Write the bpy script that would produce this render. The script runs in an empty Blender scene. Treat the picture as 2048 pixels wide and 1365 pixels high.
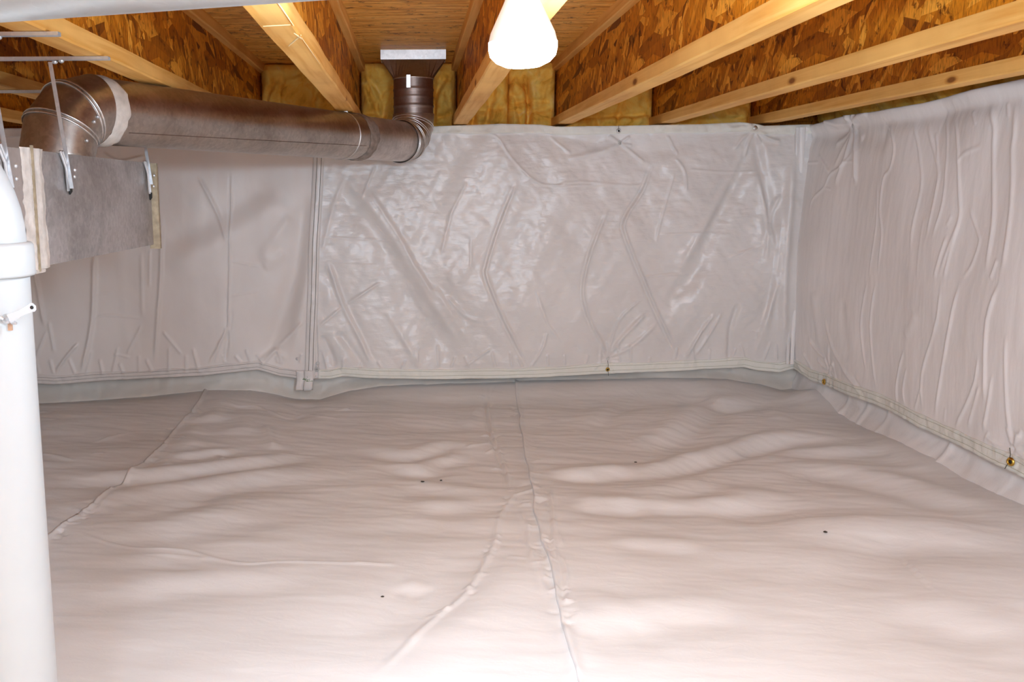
import bpy, bmesh, math, random
import numpy as np
from mathutils import Matrix, Vector, Euler

random.seed(7)
rng = np.random.RandomState(11)
sc = bpy.context.scene
COL = sc.collection

# ---------------------------------------------------------------- camera, world, light, exposure
F = 1900.0                      # focal length in pixels of the 2048 x 1365 frame
PX, PY = 825.0, 682.5           # principal point (a lens shift)
PITCH = math.radians(8.83)
ROLL = 0.006
CAM_H = 0.90
cam_d = bpy.data.cameras.new('camera')
cam = bpy.data.objects.new('camera', cam_d)
COL.objects.link(cam)
cam_d.sensor_fit = 'HORIZONTAL'
cam_d.sensor_width = 36.0
cam_d.lens = F / 2048 * 36.0
cam_d.shift_x = (1024 - PX) / 2048
cam_d.clip_start = 0.02
CM = Matrix.Translation((0, 0, CAM_H)) @ Matrix.Rotation(math.pi / 2 - PITCH, 4, 'X') @ Matrix.Rotation(-ROLL, 4, 'Z')
cam.matrix_world = CM
sc.camera = cam

world = bpy.data.worlds.new('world')
sc.world = world
world.use_nodes = True
world.node_tree.nodes['Background'].inputs[0].default_value = (0.9, 1.0, 1.1, 1)
world.node_tree.nodes['Background'].inputs[1].default_value = 0.05
sc.view_settings.view_transform = 'Standard'
sc.view_settings.look = 'None'
sc.view_settings.gamma = 1
sc.view_settings.use_curve_mapping = False
sc.view_settings.exposure = 0.56
sc.cycles.max_bounces = 8
sc.cycles.diffuse_bounces = 6
sc.cycles.adaptive_threshold = 0.02
sc.cycles.sample_clamp_indirect = 8
LAMP_W = 20.0        # the bulb in view
REAR_W = 42.0        # added fill light behind the camera
SIDE_W = 34.0  # added fill light near the camera


def lamp(name, loc, watts, radius, color=(1, 0.95, 0.9), rot=None, spot=None):
    ld = bpy.data.lights.new(name, 'SPOT' if spot else 'POINT')
    ld.energy = watts
    ld.color = color
    ld.shadow_soft_size = radius
    if spot:
        ld.spot_size = math.radians(spot)
        ld.spot_blend = 0.8
    o = bpy.data.objects.new(name, ld)
    COL.objects.link(o)
    o.location = loc
    if rot:
        o.rotation_euler = rot
    return o


lamp('rear_fill_light', (-0.1, -1.0, 1.10), REAR_W, 0.12, (0.81, 1.05, 1.28))  # unseen fill lamp, added to raise the ambient level
lamp('side_fill_light', (0.35, 0.1, 1.06), SIDE_W, 0.10, (0.81, 1.05, 1.28))  # unseen fill lamp, added to brighten right wall and floor
lamp('bulb_light', (0.152, 1.335, 1.062), LAMP_W, 0.040, (0.81, 1.05, 1.30))

# ---------------------------------------------------------------- helpers
RM = np.array(CM.to_3x3())
ORG = np.array([0, 0, CAM_H])


def ray(px, py):
    d = np.array([(px - PX) / F, -(py - PY) / F, -1.0])
    return RM @ d


def at(px, py, axis, val):
    """point of the plane axis = val that lies under a pixel of the photograph"""
    d = ray(px, py)
    t = (val - ORG[axis]) / d[axis]
    return ORG + d * t


def vnoise(x, y, seed):
    r = np.random.RandomState(seed)
    tab = r.rand(64, 64) * 2 - 1
    xi = np.floor(x).astype(int)
    yi = np.floor(y).astype(int)
    fx = x - xi
    fy = y - yi
    fx = fx * fx * fx * (fx * (fx * 6 - 15) + 10)
    fy = fy * fy * fy * (fy * (fy * 6 - 15) + 10)
    g = lambda i, j: tab[i % 64, j % 64]
    return (g(xi, yi) * (1 - fx) + g(xi + 1, yi) * fx) * (1 - fy) + (g(xi, yi + 1) * (1 - fx) + g(xi + 1, yi + 1) * fx) * fy


def fbm(x, y, seed, octaves=4, gain=0.5):
    s = 0
    a = 1.0
    for k in range(octaves):
        c, sn = math.cos(0.5 * k), math.sin(0.5 * k)
        s = s + a * vnoise((x * c - y * sn) * 2 ** k + 7.3 * k, (x * sn + y * c) * 2 ** k + 3.1 * k, seed + k)
        a *= gain
    return s


def link(name, me, mat=None, parent=None):
    o = bpy.data.objects.new(name, me)
    COL.objects.link(o)
    if mat is not None and len(me.materials) == 0:
        me.materials.append(mat)
    if parent is not None:
        o.parent = parent
        o.location = -Vector(parent.location)
    return o


def tag(o, label=None, cat=None, group=None, kind=None):
    if label:
        o['label'] = label
    if cat:
        o['category'] = cat
    if group:
        o['group'] = group
    if kind:
        o['kind'] = kind
    return o


def thing(name, loc, label, cat, group=None):
    o = bpy.data.objects.new(name, None)
    COL.objects.link(o)
    o.location = loc
    o.empty_display_size = 0.05
    return tag(o, label, cat, group)


def grid_mesh(P, smooth=True, name='sheet'):
    """P: (nv, nu, 3) array of positions"""
    nv, nu = P.shape[:2]
    idx = np.arange(nv * nu).reshape(nv, nu)
    q = np.stack([idx[:-1, :-1], idx[:-1, 1:], idx[1:, 1:], idx[1:, :-1]], -1).reshape(-1, 4)
    me = bpy.data.meshes.new(name)
    me.vertices.add(nv * nu)
    me.vertices.foreach_set('co', P.reshape(-1).astype(np.float32))
    me.loops.add(q.size)
    me.loops.foreach_set('vertex_index', q.reshape(-1).astype(np.int32))
    me.polygons.add(len(q))
    me.polygons.foreach_set('loop_start', (np.arange(len(q)) * 4).astype(np.int32))
    me.polygons.foreach_set('loop_total', np.full(len(q), 4, np.int32))
    me.polygons.foreach_set('use_smooth', np.full(len(q), smooth))
    me.update(calc_edges=True)
    me.validate()
    return me


class MB:
    """collects shapes into one mesh"""

    def __init__(self):
        self.v, self.f, self.s = [], [], []

    def add(self, vs, fs, smooth=False):
        n = len(self.v)
        self.v += [tuple(map(float, p)) for p in vs]
        self.f += [tuple(n + i for i in f) for f in fs]
        self.s += [smooth] * len(fs)
        return self

    def box(self, c, s, M=None):
        x, y, z = s[0] / 2, s[1] / 2, s[2] / 2
        vs = [Vector((a, b, d)) for a in (-x, x) for b in (-y, y) for d in (-z, z)]
        if M is not None:
            vs = [M @ v for v in vs]
        vs = [v + Vector(c) for v in vs]
        return self.add(vs, [(0, 1, 3, 2), (4, 6, 7, 5), (0, 4, 5, 1), (2, 3, 7, 6), (0, 2, 6, 4), (1, 5, 7, 3)])

    def rings(self, rings, cap=(True, True), smooth=True, close=True):
        n = len(rings[0])
        vs = [p for r in rings for p in r]
        fs = []
        for i in range(len(rings) - 1):
            for j in range(n if close else n - 1):
                k = (j + 1) % n
                fs.append((i * n + j, i * n + k, (i + 1) * n + k, (i + 1) * n + j))
        self.add(vs, fs, smooth)
        if cap[0]:
            self.add(rings[0], [tuple(range(n))[::-1]])
        if cap[1]:
            self.add(rings[-1], [tuple(range(n))])
        return self

    def tube(self, pts, r, n=12, cap=(True, True), smooth=True):
        pts = [Vector(p) for p in pts]
        rr = r if isinstance(r, (list, tuple)) else [r] * len(pts)
        rings = []
        up = None
        for i, p in enumerate(pts):
            t = (pts[min(i + 1, len(pts) - 1)] - pts[max(i - 1, 0)]).normalized()
            if up is None:
                up = Vector((0, 0, 1)) if abs(t.z) < 0.9 else Vector((1, 0, 0))
            a = t.cross(up).normalized()
            b = a.cross(t).normalized()
            up = b
            rings.append([p + (a * math.cos(q) + b * math.sin(q)) * rr[i] for q in [2 * math.pi * j / n for j in range(n)]])
        return self.rings(rings, cap, smooth)

    def lathe(self, prof, c=(0, 0, 0), axis=(0, 0, 1), n=32, cap=(True, True)):
        ax = Vector(axis).normalized()
        a = ax.orthogonal().normalized()
        b = ax.cross(a)
        c = Vector(c)
        rings = [[c + ax * h + (a * math.cos(2 * math.pi * j / n) + b * math.sin(2 * math.pi * j / n)) * r for j in range(n)] for r, h in prof]
        return self.rings(rings, cap)

    def build(self, name, mat, parent=None, bevel=0):
        me = bpy.data.meshes.new(name)
        org = Vector(parent.location) if parent is not None and parent.parent is None else Vector((0, 0, 0))
        if parent is not None and parent.parent is not None:
            org = Vector(parent.parent.location)
        me.from_pydata([tuple(Vector(p) - org) for p in self.v], [], self.f)
        me.polygons.foreach_set('use_smooth', self.s)
        bm = bmesh.new()
        bm.from_mesh(me)
        bmesh.ops.recalc_face_normals(bm, faces=bm.faces)
        if bevel:
            bmesh.ops.remove_doubles(bm, verts=bm.verts, dist=1e-5)
            bmesh.ops.bevel(bm, geom=[e for e in bm.edges if len(e.link_faces) == 2 and e.calc_face_angle() > 0.5], offset=bevel, segments=2, affect='EDGES', profile=0.5)
        bm.to_mesh(me)
        bm.free()
        me.materials.append(mat)
        o = bpy.data.objects.new(name, me)
        COL.objects.link(o)
        if parent is not None:
            o.parent = parent
        return o


# ---------------------------------------------------------------- materials
def new_mat(name):
    m = bpy.data.materials.new(name)
    m.use_nodes = True
    nt = m.node_tree
    b = nt.nodes['Principled BSDF']
    return m, nt, b


def N(nt, typ, **kw):
    n = nt.nodes.new(typ)
    for k, v in kw.items():
        if k.startswith('i_'):
            key = k[2:]
            key = int(key) if key.isdigit() else key.replace('_', ' ')
            n.inputs[key].default_value = v
        else:
            setattr(n, k, v)
    return n


def L(nt, a, b):
    nt.links.new(a, b)


def ramp(nt, fac, stops):
    r = nt.nodes.new('ShaderNodeValToRGB')
    e = r.color_ramp.elements
    while len(e) < len(stops):
        e.new(0.5)
    for i, (p, c) in enumerate(stops):
        e[i].position = p
        e[i].color = (*c, 1) if len(c) == 3 else c
    L(nt, fac, r.inputs[0])
    return r


def coords(nt, scale, rot=(0, 0, 0), src='Object'):
    tc = N(nt, 'ShaderNodeTexCoord')
    m1 = N(nt, 'ShaderNodeMapping')
    m1.inputs['Rotation'].default_value = rot
    m2 = N(nt, 'ShaderNodeMapping')
    m2.inputs['Scale'].default_value = scale
    L(nt, tc.outputs[src], m1.inputs['Vector'])
    L(nt, m1.outputs[0], m2.inputs['Vector'])
    return m2.outputs[0]


def osb(name, axis, tint=1.0, streak=0.0):
    """oriented strand board lying in the plane normal to axis: three layers of long thin flakes"""
    m, nt, b = new_mat(name)
    base = None
    angs = [0.15, 1.1, -0.8, 1.65]
    if streak:
        angs = [0.0, 0.12, -0.1, 0.05]
    stops = [(0.0, (0.16, 0.040, 0.003)), (0.12, (0.44, 0.132, 0.005)), (0.75, (0.70, 0.250, 0.012)), (1.0, (0.98, 0.46, 0.055))]
    if streak:
        stops = [(0.0, (0.62, 0.24, 0.03)), (0.3, (0.86, 0.40, 0.06)), (1.0, (1.0, 0.60, 0.16))]
    for i, a in enumerate(angs):
        rot = [0, 0, 0]
        rot[axis] = a
        lw = (7, 36) if not streak else (5, 75)
        s = [1, 1, 1]
        if axis == 0:
            s = [0.01, lw[1], lw[0]] if not streak else [0.01, lw[0], lw[1]]
        else:
            s = [lw[0], lw[1], 0.01]
        v = N(nt, 'ShaderNodeTexVoronoi', feature='F1')
        v.inputs['Scale'].default_value = (1, 0.85, 1.5, 0.9)[i]
        v.inputs['Randomness'].default_value = 1
        cc = coords(nt, s, rot)
        # warp a little so the flake edges are not straight
        L(nt, cc, v.inputs['Vector'])
        sep = N(nt, 'ShaderNodeSeparateColor')
        L(nt, v.outputs['Color'], sep.inputs[0])
        r = ramp(nt, sep.outputs[0], stops)
        if base is None:
            base = r.outputs[0]
            hgt = sep.outputs[1]
        else:
            th = N(nt, 'ShaderNodeMath', operation='GREATER_THAN')
            th.inputs[1].default_value = 0.56
            L(nt, sep.outputs[2], th.inputs[0])
            mx = N(nt, 'ShaderNodeMix', data_type='RGBA')
            L(nt, th.outputs[0], mx.inputs[0])
            L(nt, base, mx.inputs[6])
            L(nt, r.outputs[0], mx.inputs[7])
            base = mx.outputs[2]
            mh = N(nt, 'ShaderNodeMix', data_type='FLOAT')
            L(nt, th.outputs[0], mh.inputs[0])
            L(nt, hgt, mh.inputs[2])
            L(nt, sep.outputs[1], mh.inputs[3])
            hgt = mh.outputs[0]
    # fibres inside the flakes and dark resin spots
    s = [60, 260, 260]
    if axis == 0:
        s = [260, 200, 45] if not streak else [260, 30, 260]
    else:
        s = [30, 330, 30]
    n = N(nt, 'ShaderNodeTexNoise')
    n.inputs['Scale'].default_value = 1
    n.inputs['Detail'].default_value = 3
    L(nt, coords(nt, s), n.inputs['Vector'])
    rr = ramp(nt, n.outputs[0], [(0.30, (0.52, 0.47, 0.42)), (0.5, (1, 1, 1)), (0.75, (1.2, 1.2, 1.2))])
    mul = N(nt, 'ShaderNodeMix', data_type='RGBA', blend_type='MULTIPLY')
    mul.inputs[0].default_value = 1
    L(nt, base, mul.inputs[6])
    L(nt, rr.outputs[0], mul.inputs[7])
    n2 = N(nt, 'ShaderNodeTexNoise')
    n2.inputs['Scale'].default_value = 22
    n2.inputs['Detail'].default_value = 5
    n2.inputs['Roughness'].default_value = 0.7
    tc = N(nt, 'ShaderNodeTexCoord')
    L(nt, tc.outputs['Object'], n2.inputs['Vector'])
    r2 = ramp(nt, n2.outputs[0], [(0.36, (0.22, 0.15, 0.11)), (0.42, (1, 1, 1))])
    mul2 = N(nt, 'ShaderNodeMix', data_type='RGBA', blend_type='MULTIPLY')
    mul2.inputs[0].default_value = 0.85
    L(nt, mul.outputs[2], mul2.inputs[6])
    L(nt, r2.outputs[0], mul2.inputs[7])
    mul3 = N(nt, 'ShaderNodeMix', data_type='RGBA', blend_type='MULTIPLY')
    mul3.inputs[0].default_value = 1
    mul3.inputs[7].default_value = (tint, tint, tint, 1)
    L(nt, mul2.outputs[2], mul3.inputs[6])
    L(nt, mul3.outputs[2], b.inputs['Base Color'])
    b.inputs['Roughness'].default_value = 0.55
    b.inputs['Specular IOR Level'].default_value = 0.3
    bp = N(nt, 'ShaderNodeBump')
    bp.inputs['Strength'].default_value = 0.5
    bp.inputs['Distance'].default_value = 0.002
    L(nt, hgt, bp.inputs['Height'])
    bp2 = N(nt, 'ShaderNodeBump')
    bp2.inputs['Strength'].default_value = 0.4
    bp2.inputs['Distance'].default_value = 0.001
    L(nt, n.outputs[0], bp2.inputs['Height'])
    L(nt, bp.outputs[0], bp2.inputs['Normal'])
    L(nt, bp2.outputs[0], b.inputs['Normal'])
    return m


def lumber(name, along=1, light=(0.93, 0.53, 0.155), dark=(0.78, 0.36, 0.065)):
    m, nt, b = new_mat(name)
    s = [55, 55, 55]
    s[along] = 2.2
    n = N(nt, 'ShaderNodeTexNoise')
    n.inputs['Scale'].default_value = 1
    n.inputs['Detail'].default_value = 4
    n.inputs['Distortion'].default_value = 0.6
    L(nt, coords(nt, s), n.inputs['Vector'])
    s2 = [14, 14, 14]
    s2[along] = 0.9
    w = N(nt, 'ShaderNodeTexNoise')
    w.inputs['Scale'].default_value = 1
    w.inputs['Detail'].default_value = 2
    L(nt, coords(nt, s2), w.inputs['Vector'])
    add = N(nt, 'ShaderNodeMath', operation='ADD')
    L(nt, n.outputs[0], add.inputs[0])
    L(nt, w.outputs[0], add.inputs[1])
    hf = N(nt, 'ShaderNodeMath', operation='MULTIPLY')
    hf.inputs[1].default_value = 0.5
    L(nt, add.outputs[0], hf.inputs[0])
    r = ramp(nt, hf.outputs[0], [(0.36, dark), (0.52, light), (0.7, tuple(min(1, c * 1.12) for c in light))])
    # knots
    v = N(nt, 'ShaderNodeTexVoronoi', feature='F1')
    s3 = [9, 9, 9]
    s3[along] = 3.2
    v.inputs['Scale'].default_value = 1
    L(nt, coords(nt, s3), v.inputs['Vector'])
    k = ramp(nt, v.outputs['Distance'], [(0.05, (0.25, 0.12, 0.06)), (0.09, (0.8, 0.66, 0.5)), (0.13, (1, 1, 1))])
    mul = N(nt, 'ShaderNodeMix', data_type='RGBA', blend_type='MULTIPLY')
    mul.inputs[0].default_value = 0.9
    L(nt, r.outputs[0], mul.inputs[6])
    L(nt, k.outputs[0], mul.inputs[7])
    # rain marks and mill scuffs
    sm = N(nt, 'ShaderNodeTexNoise')
    sm.inputs['Scale'].default_value = 2.5
    sm.inputs['Detail'].default_value = 6
    tc = N(nt, 'ShaderNodeTexCoord')
    L(nt, tc.outputs['Object'], sm.inputs['Vector'])
    rs = ramp(nt, sm.outputs[0], [(0.35, (0.72, 0.62, 0.52)), (0.55, (1, 1, 1))])
    mul2 = N(nt, 'ShaderNodeMix', data_type='RGBA', blend_type='MULTIPLY')
    mul2.inputs[0].default_value = 0.6
    L(nt, mul.outputs[2], mul2.inputs[6])
    L(nt, rs.outputs[0], mul2.inputs[7])
    L(nt, mul2.outputs[2], b.inputs['Base Color'])
    b.inputs['Roughness'].default_value = 0.6
    b.inputs['Specular IOR Level'].default_value = 0.25
    bp = N(nt, 'ShaderNodeBump')
    bp.inputs['Strength'].default_value = 0.25
    bp.inputs['Distance'].default_value = 0.001
    L(nt, n.outputs[0], bp.inputs['Height'])
    L(nt, bp.outputs[0], b.inputs['Normal'])
    return m


def poly(name, color, rough=0.42, stretch=(1, 1, 1), bump=0.35, spec=0.5, weave=0.0, mott=0.06):
    """white reinforced polyethylene film"""
    m, nt, b = new_mat(name)
    tc = N(nt, 'ShaderNodeTexCoord')
    mp = N(nt, 'ShaderNodeMapping')
    mp.inputs['Scale'].default_value = stretch
    L(nt, tc.outputs['Object'], mp.inputs['Vector'])
    n = N(nt, 'ShaderNodeTexNoise')
    n.inputs['Scale'].default_value = 26
    n.inputs['Detail'].default_value = 5
    n.inputs['Roughness'].default_value = 0.62
    n.inputs['Distortion'].default_value = 0.8
    L(nt, mp.outputs[0], n.inputs['Vector'])
    n2 = N(nt, 'ShaderNodeTexNoise')
    n2.inputs['Scale'].default_value = 2.4
    n2.inputs['Detail'].default_value = 3
    L(nt, tc.outputs['Object'], n2.inputs['Vector'])
    c0 = tuple(c * (1 - mott) for c in color)
    c1 = tuple(min(1, c * (1 + mott)) for c in color)
    r = ramp(nt, n2.outputs[0], [(0.3, (c0[0], c0[1] * 0.985, c0[2] * 0.975)), (0.7, c1)])
    L(nt, r.outputs[0], b.inputs['Base Color'])
    b.inputs['Roughness'].default_value = rough
    b.inputs['Specular IOR Level'].default_value = spec
    bp = N(nt, 'ShaderNodeBump')
    bp.inputs['Strength'].default_value = bump
    bp.inputs['Distance'].default_value = 0.004
    L(nt, n.outputs[0], bp.inputs['Height'])
    last = bp
    if weave:
        w = N(nt, 'ShaderNodeTexVoronoi', feature='F1')
        w.inputs['Scale'].default_value = 1
        L(nt, coords(nt, (40, 40, 160)), w.inputs['Vector'])
        b2 = N(nt, 'ShaderNodeBump')
        b2.inputs['Strength'].default_value = weave
        b2.inputs['Distance'].default_value = 0.002
        L(nt, w.outputs['Distance'], b2.inputs['Height'])
        L(nt, bp.outputs[0], b2.inputs['Normal'])
        last = b2
    L(nt, last.outputs[0], b.inputs['Normal'])
    return m


def metal(name, color, rough, spangle=0.0, smear=0.0, metallic=1.0):
    m, nt, b = new_mat(name)
    tc = N(nt, 'ShaderNodeTexCoord')
    v = N(nt, 'ShaderNodeTexVoronoi', feature='F1')
    v.inputs['Scale'].default_value = 110
    L(nt, tc.outputs['Object'], v.inputs['Vector'])
    sep = N(nt, 'ShaderNodeSeparateColor')
    L(nt, v.outputs['Color'], sep.inputs[0])
    r = ramp(nt, sep.outputs[0], [(0, tuple(c * (1 - spangle) for c in color)), (1, tuple(min(1, c * (1 + spangle)) for c in color))])
    n = N(nt, 'ShaderNodeTexNoise')
    n.inputs['Scale'].default_value = 7
    n.inputs['Detail'].default_value = 6
    n.inputs['Roughness'].default_value = 0.65
    L(nt, tc.outputs['Object'], n.inputs['Vector'])
    r2 = ramp(nt, n.outputs[0], [(0.36, (1 - smear, 1 - smear * 1.05, 1 - smear * 1.1)), (0.58, (1, 1, 1))])
    mul = N(nt, 'ShaderNodeMix', data_type='RGBA', blend_type='MULTIPLY')
    mul.inputs[0].default_value = 1
    L(nt, r.outputs[0], mul.inputs[6])
    L(nt, r2.outputs[0], mul.inputs[7])
    L(nt, mul.outputs[2], b.inputs['Base Color'])
    b.inputs['Metallic'].default_value = metallic
    ad = N(nt, 'ShaderNodeMath', operation='MULTIPLY_ADD')
    ad.inputs[1].default_value = 0.3
    ad.inputs[2].default_value = rough - 0.12
    L(nt, n.outputs[0], ad.inputs[0])
    L(nt, ad.outputs[0], b.inputs['Roughness'])
    bp = N(nt, 'ShaderNodeBump')
    bp.inputs['Strength'].default_value = 0.06
    bp.inputs['Distance'].default_value = 0.003
    L(nt, n.outputs[0], bp.inputs['Height'])
    L(nt, bp.outputs[0], b.inputs['Normal'])
    return m


def plain(name, color, rough=0.5, metallic=0.0, noise=0.08, nscale=30, bump=0.2, spec=0.4):
    m, nt, b = new_mat(name)
    tc = N(nt, 'ShaderNodeTexCoord')
    n = N(nt, 'ShaderNodeTexNoise')
    n.inputs['Scale'].default_value = nscale
    n.inputs['Detail'].default_value = 4
    L(nt, tc.outputs['Object'], n.inputs['Vector'])
    r = ramp(nt, n.outputs[0], [(0.3, tuple(c * (1 - noise) for c in color)), (0.7, tuple(min(1, c * (1 + noise)) for c in color))])
    L(nt, r.outputs[0], b.inputs['Base Color'])
    b.inputs['Roughness'].default_value = rough
    b.inputs['Metallic'].default_value = metallic
    b.inputs['Specular IOR Level'].default_value = spec
    bp = N(nt, 'ShaderNodeBump')
    bp.inputs['Strength'].default_value = bump
    bp.inputs['Distance'].default_value = 0.002
    L(nt, n.outputs[0], bp.inputs['Height'])
    L(nt, bp.outputs[0], b.inputs['Normal'])
    return m


M_WEB = osb('strand_board_web', 0)
M_SUB = osb('strand_board_subfloor', 2, streak=1.0)
M_RIM = osb('strand_board_rim', 0)
M_LUM = lumber('flange_lumber')
M_SPLINTER = plain('pale_torn_wood', (0.95, 0.70, 0.36), 0.7)
M_FLOOR = poly('white_ground_film', (0.80, 0.79, 0.79), 0.5, (0.7, 1.25, 1), 0.22, 0.35)
M_BLANKET = poly('blanket_film', (0.77, 0.735, 0.715), 0.325, (1, 1, 1.1), 0.32, 0.5, weave=0.15)
M_BLANKET_L = poly('blanket_film_matt', (0.79, 0.735, 0.705), 0.42, (1, 1, 0.5), 0.16, 0.45)
M_BLANKET_R = poly('blanket_film_vertical', (0.87, 0.83, 0.815), 0.36, (1, 2.2, 0.5), 0.20, 0.45)
M_STRIP = poly('cream_wall_film', (0.72, 0.675, 0.62), 0.42, (0.6, 0.6, 1.5), 0.25, 0.4)
M_HEM = poly('hem_tape', (0.83, 0.82, 0.76), 0.5, (1.5, 1.5, 0.7), 0.5, 0.35)
M_HEM_L = poly('hem_tape_left', (0.76, 0.71, 0.68), 0.5, (1.5, 1.5, 0.7), 0.4, 0.35)
M_STITCH = plain('stitching_thread', (0.10, 0.085, 0.06), 0.8)
M_STITCH_G = plain('olive_thread', (0.30, 0.30, 0.16), 0.8)
M_GALV = metal('galvanised_steel', (0.52, 0.47, 0.43), 0.36, 0.10, 0.25)
M_GALV_B = metal('bright_galvanised', (0.74, 0.72, 0.71), 0.30, 0.08, 0.1)
M_BOX = metal('dusty_duct_steel', (0.50, 0.475, 0.47), 0.52, 0.09, 0.32, 0.55)
M_SLEEVE = metal('scratched_pale_sleeve', (0.66, 0.62, 0.60), 0.48, 0.06, 0.35)
M_GALV_TAUPE = metal('taupe_duct_steel', (0.52, 0.46, 0.43), 0.45, 0.05, 0.12, 0.55)
M_PIPE = metal('silver_pipe', (0.72, 0.75, 0.76), 0.38, 0.03, 0.05)
M_LEVER = plain('pale_zinc_lever', (0.72, 0.73, 0.75), 0.35, 0.3, 0.03)
M_ZINC = metal('zinc_bracket', (0.70, 0.71, 0.73), 0.32, 0.06, 0.12, 0.7)
M_GALV_BR = metal('galvanised_brown_reflection', (0.36, 0.29, 0.26), 0.42, 0.06, 0.15)  # brown reflection on boot taper and riser put into the base colour
M_MASTIC = plain('duct_mastic', (0.62, 0.55, 0.49), 0.75, noise=0.15, nscale=45, bump=0.8)
M_MASTIC_D = plain('brown_mastic', (0.26, 0.21, 0.18), 0.7, noise=0.3, nscale=60, bump=0.8)
M_PVC = plain('white_plastic_pipe', (0.42, 0.415, 0.405), 0.33, noise=0.01, bump=0.02, spec=0.5)
M_BRASS = plain('brass_grommet', (0.60, 0.38, 0.08), 0.3, 1.0, 0.2, 90)
M_DARK = plain('dark_rubber', (0.02, 0.018, 0.016), 0.7)
M_GREEN = plain('green_thread', (0.05, 0.25, 0.06), 0.8)
M_WASHER = plain('pale_plastic_washer', (0.62, 0.60, 0.58), 0.35)
M_CONC = plain('grey_concrete', (0.35, 0.33, 0.31), 0.9, noise=0.2, nscale=8)
M_WHITEWALL = plain('white_lined_wall', (0.74, 0.71, 0.69), 0.6, noise=0.04)
M_SOCKET = plain('white_porcelain', (0.82, 0.80, 0.78), 0.35, noise=0.02)
M_RUST = plain('peeled_bare_patch', (0.42, 0.25, 0.16), 0.6, 0.3, 0.3, 80)
M_DIRT = plain('dark_crumb', (0.05, 0.04, 0.03), 0.9)
M_OAK = plain('tan_flange_edge', (0.42, 0.33, 0.22), 0.6, 0.2, 0.2, 60)


def m_insulation():
    m, nt, b = new_mat('yellow_fibreglass')
    tc = N(nt, 'ShaderNodeTexCoord')
    n = N(nt, 'ShaderNodeTexNoise')
    n.inputs['Scale'].default_value = 9
    n.inputs['Detail'].default_value = 7
    n.inputs['Roughness'].default_value = 0.6
    n.inputs['Distortion'].default_value = 1.2
    L(nt, tc.outputs['Object'], n.inputs['Vector'])
    r = ramp(nt, n.outputs[0], [(0.30, (0.62, 0.27, 0.03)), (0.43, (0.97, 0.53, 0.08)), (0.62, (1.0, 0.68, 0.16)), (0.75, (1.0, 0.68, 0.34))])
    L(nt, r.outputs[0], b.inputs['Base Color'])
    b.inputs['Roughness'].default_value = 0.95
    b.inputs['Specular IOR Level'].default_value = 0.1
    n2 = N(nt, 'ShaderNodeTexNoise')
    n2.inputs['Scale'].default_value = 70
    n2.inputs['Detail'].default_value = 5
    L(nt, tc.outputs['Object'], n2.inputs['Vector'])
    bp = N(nt, 'ShaderNodeBump')
    bp.inputs['Strength'].default_value = 0.5
    bp.inputs['Distance'].default_value = 0.004
    L(nt, n2.outputs[0], bp.inputs['Height'])
    L(nt, bp.outputs[0], b.inputs['Normal'])
    return m


M_INS = m_insulation()


def m_emit(name, col, strength, base=(0.9, 0.9, 0.9)):
    m, nt, b = new_mat(name)
    b.inputs['Base Color'].default_value = (*base, 1)
    b.inputs['Emission Color'].default_value = (*col, 1)
    b.inputs['Emission Strength'].default_value = strength
    b.inputs['Roughness'].default_value = 0.3
    return m


M_LENS = m_emit('lit_frosted_lens', (1, 0.98, 0.96), 30)
M_GLOW = m_emit('glowing_bulb_glass', (1, 0.97, 0.95), 0.22, (.7, .7, .7))

# ---------------------------------------------------------------- creased sheets
YW = 4.165      # front of the blankets on the back wall
XW = 1.71       # front of the blanket on the right wall
ZJ = 1.192      # underside of the joists
ZC = 1.478      # underside of the subfloor
MPP = YW / F


def crop(org, sc_, pts):
    return [(org[0] + x / sc_, org[1] + y / sc_) for x, y in pts]


def seg_dist(a, b, P):
    """distance and side of every point (a, b) to polyline P, with arc length parameter"""
    best = np.full(a.shape, 1e9)
    side = np.zeros(a.shape)
    tt = np.zeros(a.shape)
    lens = [math.dist(P[i], P[i + 1]) for i in range(len(P) - 1)]
    tot = sum(lens)
    acc = 0
    for i in range(len(P) - 1):
        (x0, y0), (x1, y1) = P[i], P[i + 1]
        dx, dy = x1 - x0, y1 - y0
        l2 = dx * dx + dy * dy + 1e-12
        t = np.clip(((a - x0) * dx + (b - y0) * dy) / l2, 0, 1)
        ex, ey = a - (x0 + t * dx), b - (y0 + t * dy)
        d = np.sqrt(ex * ex + ey * ey)
        m = d < best
        best = np.where(m, d, best)
        side = np.where(m, np.sign(dx * ey - dy * ex), side)
        tt = np.where(m, (acc + t * lens[i]) / tot, tt)
        acc += lens[i]
    return best, side, tt


def smooth_poly(P, n=4):
    """Catmull-Rom"""
    if len(P) < 3:
        return P
    Q = [P[0]] + list(P) + [P[-1]]
    out = []
    for i in range(1, len(Q) - 2):
        p0, p1, p2, p3 = map(np.array, (Q[i - 1], Q[i], Q[i + 1], Q[i + 2]))
        for k in range(n):
            t = k / n
            out.append(tuple(0.5 * (2 * p1 + (p2 - p0) * t + (2 * p0 - 5 * p1 + 4 * p2 - p3) * t * t + (3 * p1 - p0 - 3 * p2 + p3) * t ** 3)))
    out.append(tuple(P[-1]))
    return out


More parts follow.
